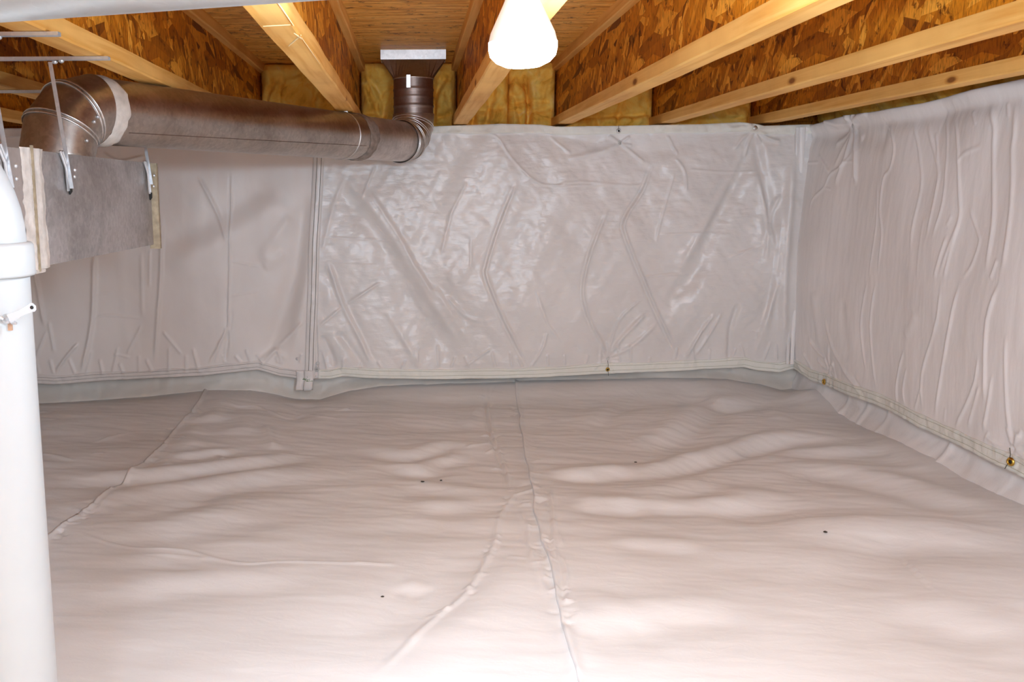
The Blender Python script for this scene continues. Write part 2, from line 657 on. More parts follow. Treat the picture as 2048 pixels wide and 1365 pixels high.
def add_creases(a, b, h, creases):
    for c in creases:
        P, w, amp = c[0], c[1], c[2]
        mode = c[3] if len(c) > 3 else 'ridge'
        R = 4 * w if mode != 'step' else 6 * w
        xs = [p[0] for p in P]
        ys = [p[1] for p in P]
        m = (a > min(xs) - R) & (a < max(xs) + R) & (b > min(ys) - R) & (b < max(ys) + R)
        if not m.any():
            continue
        aa, bb = a[m], b[m]
        d, s, t = seg_dist(aa, bb, P)
        taper = np.clip(np.minimum(t, 1 - t) * (3 if mode == 'fold' and w > .02 else 6), 0.0, 1)
        taper = taper * taper * (3 - 2 * taper)
        if mode == 'ridge':
            v = amp * np.exp(-(d / w) ** 2)
        elif mode == 'peak':      # sharp crest with soft flanks
            v = amp * np.exp(-d / w)
        elif mode == 'fold':      # S profile: crest one side, valley other
            sd = d * s / w
            v = amp * sd * np.exp(-sd * sd) * 2.3
        elif mode == 'step':
            sd = d * s
            v = amp * 0.5 * (1 + np.tanh(sd / (w * 0.25))) * np.exp(-(np.maximum(sd, 0) / (w * 2.5)) ** 2)
        h[m] += v * taper
    return h


def tr(org, scale, axis, val, lst):
    """creases traced on a crop of the photograph -> plane coordinates of the sheet"""
    out = []
    for it in lst:
        pts = crop(org, scale, it[0])
        q = []
        for p in pts:
            w = at(p[0], p[1], axis, val)
            q.append((w[0], w[2]) if axis == 1 else (w[1], w[2]) if axis == 0 else (w[0], w[1]))
        out.append((smooth_poly(q),) + tuple(it[1:]))
    return out


def star(c, n, R, w, amp, seed=0, axis=1, val=YW):
    r = random.Random(seed)
    p = at(c[0], c[1], axis, val)
    c2 = (p[0], p[2]) if axis == 1 else (p[1], p[2])
    out = []
    for i in range(n):
        a = 2 * math.pi * (i + r.uniform(-.25, .25)) / n
        l = R * r.uniform(0.5, 1.1)
        out.append(([c2, (c2[0] + math.cos(a) * l * .5, c2[1] + math.sin(a) * l * .5), (c2[0] + math.cos(a + .15) * l, c2[1] + math.sin(a + .15) * l)], w, amp * r.uniform(.5, 1)))
    return out


def edge_curve(pix, axis, val):
    q = [at(x, y, axis, val) for x, y in pix]
    q = [(p[0], p[2]) if axis == 1 else (p[1], p[2]) for p in q]
    q.sort()
    xs = np.array([p[0] for p in q])
    zs = np.array([p[1] for p in q])
    return lambda a: np.interp(a, xs, zs)


def sheet_mesh(a0, a1, zb, zt, pos, da=0.004, n_v=None, back=None):
    nu = int((a1 - a0) / da) + 1
    nv = n_v or int(1.12 / da) + 1
    a = np.linspace(a0, a1, nu)
    v = np.linspace(0, 1, nv)
    A, V = np.meshgrid(a, v)
    Z = zb(A) + (zt(A) - zb(A)) * V
    P = pos(A, Z)
    if back is not None:
        # turned back edges give the blanket its thickness
        def off(row):
            q = row.copy()
            q[..., back[0]] = back[1]
            return q
        P = np.concatenate([off(P[:1]), P, off(P[-1:])], 0)
        P = np.concatenate([off(P[:, :1]), P, off(P[:, -1:])], 1)
    return grid_mesh(P)


def ribbon(mb_pts_a, mb_pts_b):
    return grid_mesh(np.stack([np.array(mb_pts_a), np.array(mb_pts_b)], 0))


# ---- back wall, right hand blanket
B3 = ((620, 250), 2.676)
B4 = ((1100, 230), 2.575)
BL = ((40, 260), 2.527)
cr_right = tr(*B3, 1, YW, [
    ([(660, 45), (850, 42), (990, 60), (1070, 170), (1200, 300), (1310, 325), (1500, 322), (1659, 325)], .004, .0035),
    ([(1110, 280), (1000, 560), (945, 740), (940, 820), (1030, 1040), (1165, 1300)], .009, .006, 'fold'),
    ([(1600, 420), (1500, 660), (1455, 870), (1480, 1020), (1560, 1180)], .008, .005, 'fold'),
    ([(90, 710), (175, 960), (250, 1110), (340, 1300)], .012, .016),
    ([(100, 760), (190, 960), (290, 1200), (350, 1310)], .03, -.012),
    ([(180, 970), (380, 840)], .006, .007), ([(40, 1085), (180, 970)], .006, .006),
    ([(60, 250), (270, 470), (420, 700), (560, 960), (700, 1160), (760, 1300)], .05, -.016),
    ([(130, 230), (330, 440), (520, 720), (680, 980), (820, 1200)], .022, .012),
    ([(300, 330), (480, 600), (560, 750), (690, 950)], .010, .008),
    ([(350, 215), (275, 400)], .005, .005), ([(760, 450), (700, 700)], .008, .005),
    ([(840, 300), (740, 500)], .006, .004), ([(1280, 60), (1400, 160)], .005, .004),
    ([(1270, 1095), (1240, 1200), (1170, 1310)], .006, .006), ([(975, 1190), (820, 1300)], .005, .005),
    ([(60, 1120), (110, 1220), (130, 1300)], .014, -.012), ([(150, 1100), (220, 1200), (290, 1310)], .02, -.014),
    ([(400, 980), (520, 1180), (600, 1300)], .014, .006), ([(650, 850), (860, 1180)], .02, .008),
    ([(60, 700), (130, 420), (200, 250)], .010, .005), ([(60, 600), (460, 620)], .004, .003),
    ([(50, 730), (380, 740)], .004, .003), ([(860, 600), (860, 780)], .006, .004),
    ([(1200, 870), (1270, 1060), (1360, 1180)], .006, .004), ([(720, 900), (830, 1020), (930, 1050)], .008, .005),
])
cr_right += tr(*B4, 1, YW, [
    ([(530, 230), (470, 390), (375, 540), (385, 640), (480, 870), (560, 1050), (660, 1250)], .008, .007, 'fold'),
    ([(640, 290), (560, 560), (540, 680)], .005, .004),
    ([(1060, 90), (960, 330), (820, 620), (720, 840), (570, 1000)], .035, -.020),
    ([(1050, 90), (900, 380), (770, 600), (640, 830)], .018, .010),
    ([(1062, 90), (1090, 300), (1130, 500), (1130, 640)], .022, -.018),
    ([(1070, 320), (1110, 560), (1100, 760)], .010, .009), ([(1180, 400), (1130, 520), (1135, 700)], .010, .010),
    ([(845, 1010), (760, 1140), (690, 1270)], .007, .009), ([(880, 1010), (800, 1160), (740, 1250)], .006, .006),
    ([(300, 1260), (370, 1150), (500, 1010)], .010, .010), ([(300, 1260), (420, 1190), (560, 1060)], .009, .006),
    ([(300, 1260), (260, 1160), (190, 1060)], .008, .006), ([(300, 1260), (350, 1060), (480, 940)], .006, .005),
    ([(930, 1290), (925, 1100), (970, 950)], .012, -.012), ([(1050, 1250), (1100, 1060), (1180, 800)], .012, .008),
    ([(600, 100), (660, 210)], .005, .006), ([(640, 220), (690, 290), (695, 400)], .005, .005),
    ([(0, 370), (150, 345), (400, 365), (530, 350)], .005, .003), ([(700, 280), (900, 295), (1080, 290)], .004, .003),
    ([(1180, 450), (1150, 850), (1080, 1240)], .014, .008), ([(450, 840), (620, 820), (720, 830)], .005, .004),
    ([(0, 100), (150, 130), (290, 150)], .025, -.010), ([(380, 170), (560, 190), (800, 110)], .03, -.008),
    ([(362, 145), (420, 190), (490, 250)], .006, .008), ([(362, 145), (300, 105)], .006, .007),
    ([(362, 145), (415, 108)], .005, .006), ([(362, 145), (425, 160)], .005, .006), ([(362, 145), (260, 190), (80, 230)], .012, .008),
    ([(300, 450), (200, 700), (165, 880), (170, 1010)], .006, .004),
    ([(1010, 380), (1090, 330), (1070, 700)], .02, .006),
    ([(540, 620), (700, 610), (860, 610)], .004, .003), ([(900, 740), (1000, 700), (1100, 670)], .004, .003),
    ([(1200, 1240), (1190, 900), (1215, 500), (1250, 160)], .02, .02),
])
cr_right += star((1512, 257), 10, .14, .007, .008, 3)
cr_right += star((1218, 719), 9, .09, .005, .005, 4)
for i in range(26):      # short puckers running up from the hem
    x = 660 + i * 36 + random.uniform(-12, 12)
    y = 742 - 0.02 * (x - 660)
    cr_right += tr((0, 0), 1, 1, YW, [([(x, y), (x + random.uniform(-14, 14), y - random.uniform(14, 50))], .005, .005)])

zb_back = edge_curve([(-260, 770), (45, 765), (110, 768), (210, 760), (400, 751), (515, 739), (560, 752), (600, 757), (660, 757), (685, 752),
                      (760, 757), (900, 758), (1100, 753), (1210, 748), (1350, 742), (1470, 736), (1490, 735), (1510, 740), (1560, 745), (1600, 736)], 1, YW)
zt_back = edge_curve([(-260, 262), (0, 258), (300, 258), (640, 256), (870, 254), (1000, 250), (1080, 251), (1110, 255), (1250, 253), (1400, 250), (1480, 246),
                      (1512, 249), (1530, 253), (1600, 251)], 1, YW)


def f_pins(a, z, pins, depth, w):
    h = 0
    for p in pins:
        q = at(p[0], p[1], 1, YW)
        d = np.sqrt((a - q[0]) ** 2 + ((z - q[2]) * 1.0) ** 2)
        h = h - depth * np.exp(-d / w)
    return h


def disp_right(a, z):
    h = 0.016 * fbm(a * 2.3 + 3, z * 1.7, 21, 3) + 0.0035 * fbm(a * 11 + z * 6, z * 7, 31, 3) + 0.0009 * fbm(a * 14, z * 46, 41, 3)
    h = h + 0.004 * fbm((a - 0.5 * z) * 9, (z + .3 * a) * 2.2, 51, 3)
    h = h + f_pins(a, z, [(1238, 285), (1218, 716), (634, 727), (1512, 256)], .016, .05)
    zt, zb = zt_back(a), zb_back(a)
    v = np.clip((z - zb) / (zt - zb), 0, 1)
    h = h + 0.022 * np.sin(math.pi * np.clip(v, 0, 1)) - 0.006
    h = add_creases(a, z, np.array(h) + 0 * a, cr_right)
    return h


def pos_right(a, z, lift=0.0):
    h = disp_right(a, z)
    return np.stack([a, YW - h - lift, z], -1)


cr_left = tr(*BL, 1, YW, [
    ([(900, 230), (990, 400), (1060, 580)], .008, .011), ([(1065, 200), (1060, 580), (1050, 960), (1060, 1130)], .006, .007, 'fold'),
    ([(385, 600), (370, 960), (310, 1240)], .010, .016), ([(725, 420), (720, 700), (700, 960), (680, 1190)], .008, .010),
    ([(80, 670), (130, 1000)], .009, .012), ([(140, 1010), (60, 1210)], .006, .008), ([(150, 960), (175, 1130)], .006, .007),
    ([(1070, 910), (1040, 1020), (950, 1190)], .006, .009), ([(1070, 900), (1050, 1050), (1030, 1190)], .008, -.009),
    ([(1460, 290), (1400, 700), (1320, 950), (1215, 1210)], .045, -.022), ([(1480, 300), (1440, 800), (1380, 1150)], .03, .014),
    ([(1300, 1100), (1440, 960)], .006, .007), ([(1300, 1100), (1215, 1200)], .008, .010), ([(1300, 1100), (1320, 1190)], .006, .007),
    ([(50, 690), (10, 850)], .008, .010), ([(300, 1070), (180, 1220)], .006, .008),
    ([(620, 980), (540, 1140)], .005, .006), ([(720, 1010), (820, 1140)], .005, .006), ([(470, 1130), (560, 1150)], .004, .004),
    ([(640, 170), (480, 260)], .006, .006), ([(420, 110), (500, 160), (640, 130)], .006, .007),
    ([(1350, 320), (1150, 480), (950, 600), (740, 720)], .07, .018), ([(1300, 260), (1000, 440), (740, 560)], .06, -.014),
    ([(1380, 440), (1280, 560), (1230, 680)], .03, .010), ([(1340, 620), (1230, 700)], .02, .006),
    ([(1060, 660), (1210, 690)], .004, .003), ([(1060, 840), (1220, 810)], .004, .003), ([(370, 965), (430, 935), (620, 950)], .004, .004),
    ([(180, 1240), (240, 1140), (300, 1080)], .006, .006), ([(380, 830), (480, 820)], .004, .003),
    ([(620, 600), (625, 960)], .008, .004), ([(665, 590), (660, 800)], .005, .004), ([(1200, 1180), (1290, 1120), (1350, 1170)], .012, .008),
])
for i in range(20):
    x = 60 + i * 28 + random.uniform(-10, 10)
    y = 750 if x < 420 else 728
    cr_left += tr((0, 0), 1, 1, YW, [([(x, y), (x + random.uniform(-16, 16), y - random.uniform(14, 60))], .006, .006)])


def disp_left(a, z):
    h = 0.016 * fbm(a * 1.7 + 9, z * 1.4, 61, 2) + 0.0016 * fbm(a * 9 + z * 2, z * 7, 71, 3) + .002 * fbm(a * 14, z * 2, 81, 2)
    h = h + f_pins(a, z, [(594, 719), (634, 738)], .010, .05)
    zt, zb = zt_back(a), zb_back(a)
    v = np.clip((z - zb) / (zt - zb), 0, 1)
    h = h + 0.016 * np.sin(math.pi * v)
    return add_creases(a, z, np.array(h) + 0 * a, cr_left)


def pos_left(a, z, lift=0.0):
    return np.stack([a, YW - disp_left(a, z) - lift, z], -1)


# ---- right wall blanket
R1 = ((1560, 180), 3.592)
R2 = ((1560, 560), 2.967)
cr_wall = tr(*R1, 0, XW, [
    ([(770, 200), (840, 400), (820, 560), (770, 640), (755, 860), (780, 1050), (745, 1365)], .010, .009),
    ([(1040, 215), (1110, 440), (1160, 600), (1150, 800), (1110, 1100)], .012, .009),
    ([(1160, 190), (1205, 330), (1220, 600), (1215, 860), (1150, 1100)], .010, .008),
    ([(1230, 180), (1290, 330), (1330, 700), (1345, 900), (1300, 1080), (1210, 1365)], .012, .010),
    ([(1490, 70), (1555, 250), (1560, 430), (1585, 860), (1575, 1100), (1545, 1365)], .014, .013),
    ([(1680, 80), (1705, 300), (1700, 430), (1720, 760), (1700, 1150), (1660, 1365)], .014, .011),
    ([(930, 200), (985, 330), (1030, 560), (1040, 720), (1005, 1000), (1000, 1200)], .010, .007),
    ([(1400, 820), (1470, 1020), (1490, 1090), (1440, 1260), (1370, 1365)], .009, .008),
    ([(720, 650), (730, 980), (680, 1365)], .010, .007), ([(1110, 300), (1150, 540)], .009, .007),
    ([(280, 460), (330, 530), (380, 600)], .010, .010), ([(520, 430), (460, 540), (380, 610), (350, 700), (275, 790), (262, 900)], .010, .011),
    ([(210, 525), (290, 520)], .007, .008), ([(460, 515), (530, 515)], .007, .006), ([(350, 700), (400, 715)], .006, .006),
    ([(490, 260), (450, 400), (400, 560)], .016, .009), ([(490, 260), (330, 330), (200, 300)], .04, -.020),
    ([(490, 250), (640, 330), (800, 350)], .05, -.014), ([(200, 660), (135, 790)], .010, .010), ([(190, 340), (150, 760)], .018, .012),
    ([(500, 190), (900, 190), (1300, 110), (1753, 30)], .035, -.020), ([(1380, 150), (1430, 250)], .008, .006),
    ([(1620, 90), (1650, 200)], .008, .006), ([(740, 200), (800, 290)], .007, .006), ([(1480, 400), (1350, 460), (1300, 540)], .010, .005),
    ([(1290, 900), (1260, 980)], .008, .005), ([(1640, 1210), (1590, 1365)], .010, .010), ([(1080, 900), (1050, 1365)], .010, .004),
    ([(1270, 1040), (1180, 1365)], .010, .009), ([(1340, 960), (1290, 1180), (1250, 1365)], .008, .007),
])
cr_wall += tr(*R2, 0, XW, [
    ([(610, 0), (560, 280), (575, 660)], .009, .009), ([(555, 0), (505, 270), (525, 560)], .009, .008),
    ([(1130, 0), (1060, 260), (980, 600), (930, 830)], .010, .012), ([(1020, 0), (985, 240), (870, 560), (860, 800)], .009, .009),
    ([(1380, 0), (1300, 240), (1275, 560), (1255, 740)], .012, .014), ([(1240, 430), (1200, 620), (1050, 880)], .009, .010),
    ([(770, 410), (700, 620), (690, 750)], .009, .010), ([(780, 520), (745, 650), (750, 750)], .008, .008),
    ([(1320, 560), (1280, 740), (1230, 900)], .009, .009), ([(1240, 620), (1130, 880)], .009, .008),
    ([(190, 340), (230, 410), (290, 470)], .014, .011), ([(300, 220), (340, 400), (400, 520), (440, 600)], .016, .010),
    ([(420, 560), (500, 680)], .012, .009), ([(1410, 310), (1395, 700), (1385, 960)], .010, .009),
    ([(150, 430), (210, 540)], .012, .010), ([(110, 470), (160, 560)], .010, .009), ([(330, 470), (290, 590)], .008, .008),
    ([(330, 470), (360, 620)], .008, .007), ([(560, 700), (620, 740)], .006, .005), ([(450, 560), (520, 700)], .010, -.006),
    ([(860, 640), (810, 780)], .008, .006), ([(1000, 760), (985, 850)], .006, .005), ([(1270, 900), (1230, 960)], .006, .006),
    ([(780, 350), (860, 200)], .02, .005), ([(1390, 930), (1410, 1000), (1448, 900)], .02, .008),
    ([(400, 100), (430, 500)], .03, -.008), ([(240, 60), (260, 400)], .03, .008),
])
cr_wall = [(c[0], c[1] * (.65 if c[1] < .02 else 1), c[2] * (.42 if c[1] < .02 else .7)) for c in cr_wall]
cr_wall += star((1697, 250), 9, .25, .012, .012, 5, 0, XW)
cr_wall += star((1661, 741), 8, .12, .008, .006, 6, 0, XW)
cr_wall += star((2032, 897), 7, .12, .008, .006, 8, 0, XW)

zb_side = edge_curve([(1592, 736), (1625, 760), (1655, 770), (1690, 783), (1750, 808), (1850, 857), (1950, 903), (2048, 952), (2400, 1118)], 0, XW)
zt_side = edge_curve([(1592, 251), (1612, 253), (1640, 246), (1690, 231), (1760, 222), (1850, 206), (1950, 180), (2048, 158), (2400, 82)], 0, XW)


def disp_side(a, z):
    h = 0.018 * fbm(a * 2.2 + 1, z * 1.3, 91, 2) + 0.0015 * fbm(a * 11, z * 2.2, 101, 3) + .0006 * fbm(a * 30, z * 9, 111, 3)
    for p, dpt, w in [((1697, 250), .030, .07), ((1661, 741), .015, .05), ((2032, 897), .02, .06)]:
        q = at(p[0], p[1], 0, XW)
        d = np.sqrt((a - q[1]) ** 2 + (z - q[2]) ** 2)
        h = h - dpt * np.exp(-d / w)
    zt, zb = zt_side(a), zb_side(a)
    v = np.clip((z - zb) / (zt - zb), 0, 1)
    h = h + 0.03 * np.sin(math.pi * v)
    # rolled top edge
    h = h + 0.02 * np.exp(-((zt - z - .01) / .03) ** 2)
    return add_creases(a, z, np.array(h) + 0 * a, cr_wall)


def pos_side(a, z, lift=0.0):
    return np.stack([XW - disp_side(a, z) - lift, a, z], -1)


def strip_on(pos, a0, a1, zlo, zhi, lift, nu, nv, mat, name, parent, wob=None, tuck=None, lab=None):
    """a band lying on a sheet, between two height functions"""
    a = np.linspace(a0, a1, nu)
    v = np.linspace(0, 1, nv)
    A, V = np.meshgrid(a, v)
    Z = zlo(A) + (zhi(A) - zlo(A)) * V
    P = pos(A, Z, lift)
    if wob is not None:
        P = P + wob(A, V)
    if tuck is not None:
        for rows in (slice(0, 1), slice(-1, None)):
            q = P[rows].copy()
            q[..., tuck[0]] += tuck[1]
            P = np.concatenate([q, P], 0) if rows.start == 0 else np.concatenate([P, q], 0)
    o = link(name, grid_mesh(P, name=name), mat, parent)
    if lab:
        o['label'] = lab
    return o


def rebase(parent):
    parent.location = (0, 0, 0)


def washer(name, p, axis, r, parent, mat, hole=True, tilt=0.0, core=None):
    mb = MB()
    n = 20
    ax = Vector(axis).normalized()
    prof = [(r * .42, 0), (r * .45, r * .22), (r * .62, r * .38), (r * .85, r * .28), (r, 0)] if hole else [(r, 0), (r * .9, r * .22), (r * .4, r * .34), (0.0001, r * .36)]
    mb.lathe(prof, p, ax, n, (False, False))
    o = mb.build(name, mat, parent)
    if core is not None:
        MB().lathe([(r * .44, 0), (r * .44, r * .12), (0.0001, r * .14)], p, ax, n, (False, False)).build('grommet_hole', core, o)
    return o


XSEAM = at(629, 500, 1, YW)[0]


def seam_x(z):
    t = at(637, 320, 1, YW)
    b = at(619, 756, 1, YW)
    return b[0] + (z - b[2]) * (t[0] - b[0]) / (t[2] - b[2])


def make_blanket(name, label, a0, a1, zb, zt, pos, mat, hem_mat, stitch_mat, back, da, hem_h=.042, top_hem=True, axis=1):
    root = thing(name, (0, 0, 0), label, 'insulation blanket')
    o = link('blanket_face', sheet_mesh(a0, a1, zb, zt, pos, da, back=back), mat, root)
    nu = int((a1 - a0) / .006)
    bk = back[0]

    def wob(A, V):
        w = np.zeros(A.shape + (3,))
        w[..., bk] = -0.0022 * fbm(A * 40, V * 1.5, 5, 3) - 0.002
        return w
    strip_on(pos, a0, a1, lambda a: zb(a) - .002, lambda a: zb(a) + hem_h + .004 * fbm(a * 9, a * 0, 3, 2), .003, nu, 9, hem_mat, 'bottom_hem', root, wob, (bk, .012),
             'creased pale tape hem along the lower edge')
    for k, zz in enumerate((.012, hem_h * .78)):
        strip_on(pos, a0 + .01, a1 - .01, lambda a, zz=zz: zb(a) + zz + .002 * fbm(a * 6, a * 0, 9 + k, 2), lambda a, zz=zz: zb(a) + zz + .0010 + .002 * fbm(a * 6, a * 0, 9 + k, 2), .0085, nu, 2, stitch_mat, 'stitching', root, tuck=None)
    if top_hem:
        strip_on(pos, a0, a1, lambda a: zt(a) - .030 + .006 * fbm(a * 3, a * 0, 13, 2), lambda a: zt(a) + .003, .0035, nu, 7, hem_mat, 'top_hem', root, wob, (bk, .012), 'smooth pale band along the upper edge')
    return root


# ---------------------------------------------------------------- the setting
def struct(name, mb, mat):
    o = mb.build(name, mat)
    o['kind'] = 'structure'
    return o


XL, YB = -2.6, -1.6
struct('floor', MB().box(((XL + 1.9) / 2, (YB + 4.4) / 2, -0.11), (1.9 - XL + .1, 4.4 - YB, 0.1)), M_CONC)
struct('wall_back', MB().box(((XL + 1.9) / 2, 4.325, 0.56), (1.9 - XL, .08, 1.24)), M_CONC)
struct('wall_right', MB().box((1.83, (YB + 4.2) / 2, 0.56), (.12, 4.2 - YB, 1.24)), M_CONC)
struct('wall_left', MB().box((XL, (YB + 4.3) / 2, 0.7), (.06, 4.3 - YB, 1.62)), M_WHITEWALL)
struct('wall_front', MB().box(((XL + 1.9) / 2, YB, 0.7), (1.9 - XL, .06, 1.62)), M_WHITEWALL)
struct('ceiling', MB().box(((XL + 1.95) / 2, (YB + 4.5) / 2, ZC + .011), (1.95 - XL, 4.6 - YB, .022)), M_SUB)
struct('trim_1', MB().box(((XL + 1.95) / 2, 4.52, (ZJ + ZC) / 2), (1.95 - XL, .03, ZC - ZJ)), M_RIM)
struct('trim_2', MB().box((1.90, (YB + 4.5) / 2, (ZJ + ZC) / 2 - .01), (.03, 4.5 - YB, ZC - ZJ + .02)), M_RIM)

# ---------------------------------------------------------------- joists
def px_joist(px, py):
    return at(px, py, 1, 4.2)[0]


jx = {'j0': -1.125, 'j1': -0.684, 'j2': -0.236, 'j3': 0.212, 'j4': 0.659, 'j5': 1.099, 'j6': 1.545, 'jm': -1.575, 'jn': -2.02}
joist_info = [
    ('jn', 'wooden I-joist hidden deepest behind the metal trunk, farthest left', None),
    ('jm', 'dim wooden I-joist far left behind the metal brackets and elbow', None),
    ('j0', 'shadowed wooden I-joist at the left passing behind the round duct elbow', None),
    ('j1', 'wooden I-joist carrying the metal bracket bars above the round duct', None),
    ('j2', 'orange I-joist with pale scratches on its underside, left of the duct boot', None),
    ('j3', 'wooden I-joist washed out by glare directly behind the glowing bulb', None),
    ('j4', 'wooden I-joist just right of the bulb, first with its strand board facing left', None),
    ('j5', 'wooden I-joist with round knots, second to the right of the bulb', None),
    ('j6', 'wooden I-joist closest to the right wall blanket', None),
]
JY0, JY1 = YB + .03, 4.48
FW, FH = .062, .038
for i, (k, lab, _) in enumerate(joist_info):
    x = jx[k]
    root = thing('floor_joist', (x, JY0, ZJ), lab, 'joist', 'wooden I-joists under the subfloor')
    L_ = JY1 - JY0
    for nm, zc in (('bottom_flange', ZJ + FH / 2), ('top_flange', ZC - FH / 2)):
        mb = MB()
        nseg = 40
        rings = []
        for s in range(nseg + 1):
            y = JY0 + L_ * s / nseg
            w = .0012 * math.sin(s * 1.7 + i)
            e = .0035
            hw, hh = FW / 2 + w * .3, FH / 2
            rings.append([(x + w + px_, y, zc + pz_) for px_, pz_ in ((-hw + e, -hh), (hw - e, -hh), (hw, -hh + e), (hw, hh), (-hw, hh), (-hw, -hh + e))])
        mb.rings(rings, smooth=False)
        o = mb.build(nm, M_LUM, root)
    # the web, with butt joints between its boards
    y = JY0
    n = 0
    cuts = [JY0, 1.0 + .35 * (i % 3), 2.15 + .3 * ((i * 2) % 3), JY1]
    if k == 'j5':
        cuts = [JY0, .9, 2.08, JY1]
    if k == 'j4':
        cuts = [JY0, 1.1, 2.56, JY1]
    for a_, b_ in zip(cuts[:-1], cuts[1:]):
        MB().box((x, (a_ + b_) / 2, (ZJ + ZC) / 2), (.0105, b_ - a_ - .0025, ZC - ZJ - 2 * FH + .008)).build('web', M_WEB, root)
# pale scuffs on the joist left of the boot
    if k == 'j2':
        for (ax0, ay0), (ax1, ay1), w in (((526, 52), (581, 49), .0035), ((577, 92), (602, 70), .006), ((588, 66), (604, 78), .004), ((552, 0), (588, 52), .002), ((603, 75), (640, 128), .0016)):
            p0, p1 = Vector(at(ax0, ay0, 2, ZJ)), Vector(at(ax1, ay1, 2, ZJ))
            d_ = (p1 - p0).normalized()
            w_ = d_.cross(Vector((0, 0, 1)))
            MB().rings([[p0.lerp(p1, t) + w_ * (w * f * sx / 2) + Vector((0, 0, sz)) for sx, sz in ((-1, .0005), (-.4, -.0012), (.4, -.0012), (1, .0005))] for t, f in ((0, .3), (.3, 1), (.7, .8), (1, .2))], smooth=False).build('splinter', M_SPLINTER, root)
# ---------------------------------------------------------------- insulation batts between the joists
bays = [('jm', 'j0'), ('j0', 'j1'), ('j1', 'j2'), ('j2', 'j3'), ('j3', 'j4'), ('j4', 'j5'), ('j5', 'j6')]
blab = ['yellow insulation batt behind the elbow in the far left joist bay', 'yellow insulation batt above the round duct in the second joist bay from the left',
        'wide yellow insulation batt over the round duct, left of the orange joist', 'yellow insulation batt behind the metal duct boot',
        'pale yellow insulation batt in the joist bay right behind the bulb', 'crumpled yellow insulation batt in the joist bay right of the bulb',
        'yellow insulation batt in the joist bay beside the corner']


def batt(x0, x1, seed, label):
    nu, nv = 60, 44
    U, V = np.meshgrid(np.linspace(0, 1, nu), np.linspace(0, 1, nv))
    X = x0 + (x1 - x0) * U
    Z = ZJ - .03 + (ZC - .004 - ZJ + .03) * V
    e = (np.clip(np.minimum(U, 1 - U) * 9, 0, 1) * np.clip(np.minimum(V + .2, 1.02 - V) * 8, 0, 1)) ** .5
    D = e * (.055 + .022 * fbm(X * 6, Z * 6, seed, 3) + .012 * fbm(X * 22, Z * 22, seed + 9, 3))
    # stuffed folds
    r = random.Random(seed)
    cr = []
    for _ in range(4):
        xa = r.uniform(x0 + .04, x1 - .04)
        cr.append((smooth_poly([(xa, ZJ - .02), (xa + r.uniform(-.05, .05), ZJ + .12), (xa + r.uniform(-.1, .1), ZC - .04)]), .012, -.022))
    for _ in range(2):
        za = r.uniform(ZJ + .02, ZJ + .12)
        cr.append((smooth_poly([(x0, za), ((x0 + x1) / 2, za + r.uniform(-.03, .03)), (x1, za + r.uniform(-.03, .03))]), .010, -.020))
    D = add_creases(X, Z, D, cr)
    P = np.stack([X, 4.40 - D, Z], -1)
    b = P.copy()
    b[..., 1] = 4.42
    P = np.concatenate([b[:1], P, b[-1:]], 0)
    P = np.concatenate([P[:, :1] * [1, 0, 1] + [0, 4.42, 0], P, P[:, -1:] * [1, 0, 1] + [0, 4.42, 0]], 1)
    o = link('insulation_batt', grid_mesh(P, name='insulation_batt'), M_INS)
    return tag(o, label, 'insulation', 'yellow insulation batts in the joist bays')


for (a_, b_), lab, sd in zip(bays, blab, range(200, 240, 3)):
    if a_ == 'j2':
        # two lobes pushed in either side of the boot
        batt(jx[a_] + .012, jx[a_] + .235, sd, 'rounded yellow insulation lobe stuffed left of the metal duct boot')
        batt(jx[a_] + .24, jx[b_] - .012, sd + 1, 'rounded yellow insulation lobe stuffed right of the metal duct boot')
    elif a_ == 'j3':
        batt(jx[a_] + .012, jx[a_] + .225, sd, 'yellow insulation lobe directly behind and below the glare, left half of its bay')
        batt(jx[a_] + .225, jx[b_] - .012, sd + 1, 'yellow insulation lobe right of the bulb, beside the first right hand joist')
    else:
        batt(jx[a_] + .012, jx[b_] - .012, sd, lab)

# long batt tucked over the right wall
a = np.linspace(1.2, 4.3, 260)
v = np.linspace(0, 1, 14)
A, V = np.meshgrid(a, v)
Z = ZJ - .02 + (ZC - ZJ) * .8 * V + .0 * A
X = 1.83 - (.05 * np.sin(math.pi * np.clip(V * .9 + .1, 0, 1)) + .02 * fbm(A * 7, V * 3, 301, 3))
o = link('insulation_batt', grid_mesh(np.stack([X, A, Z], -1)), M_INS)
tag(o, 'long strip of yellow insulation peeking out above the right wall blanket', 'insulation', 'yellow insulation batts in the joist bays')

# ---------------------------------------------------------------- blankets
rb = make_blanket('insulation_blanket', 'shiny wrinkled light grey blanket on the back wall between stitched seam and corner', XSEAM + .006, 1.722, zb_back, zt_back, pos_right,
                  M_BLANKET, M_HEM, M_STITCH_G, (1, 4.21), .0042)
lb = make_blanket('insulation_blanket', 'matt mauve-grey blanket on the back wall left of the stitched seam, behind the ducts', -2.3, XSEAM + .005, zb_back, zt_back, pos_left,
                  M_BLANKET_L, M_HEM_L, M_STITCH, (1, 4.21), .0048, hem_h=.036)
sb = make_blanket('insulation_blanket', 'long light blanket with vertical creases covering the right wall', 1.25, 4.155, zb_side, zt_side, pos_side,
                  M_BLANKET_R, M_HEM, M_STITCH_G, (0, 1.745), .0042, hem_h=.045, top_hem=False)

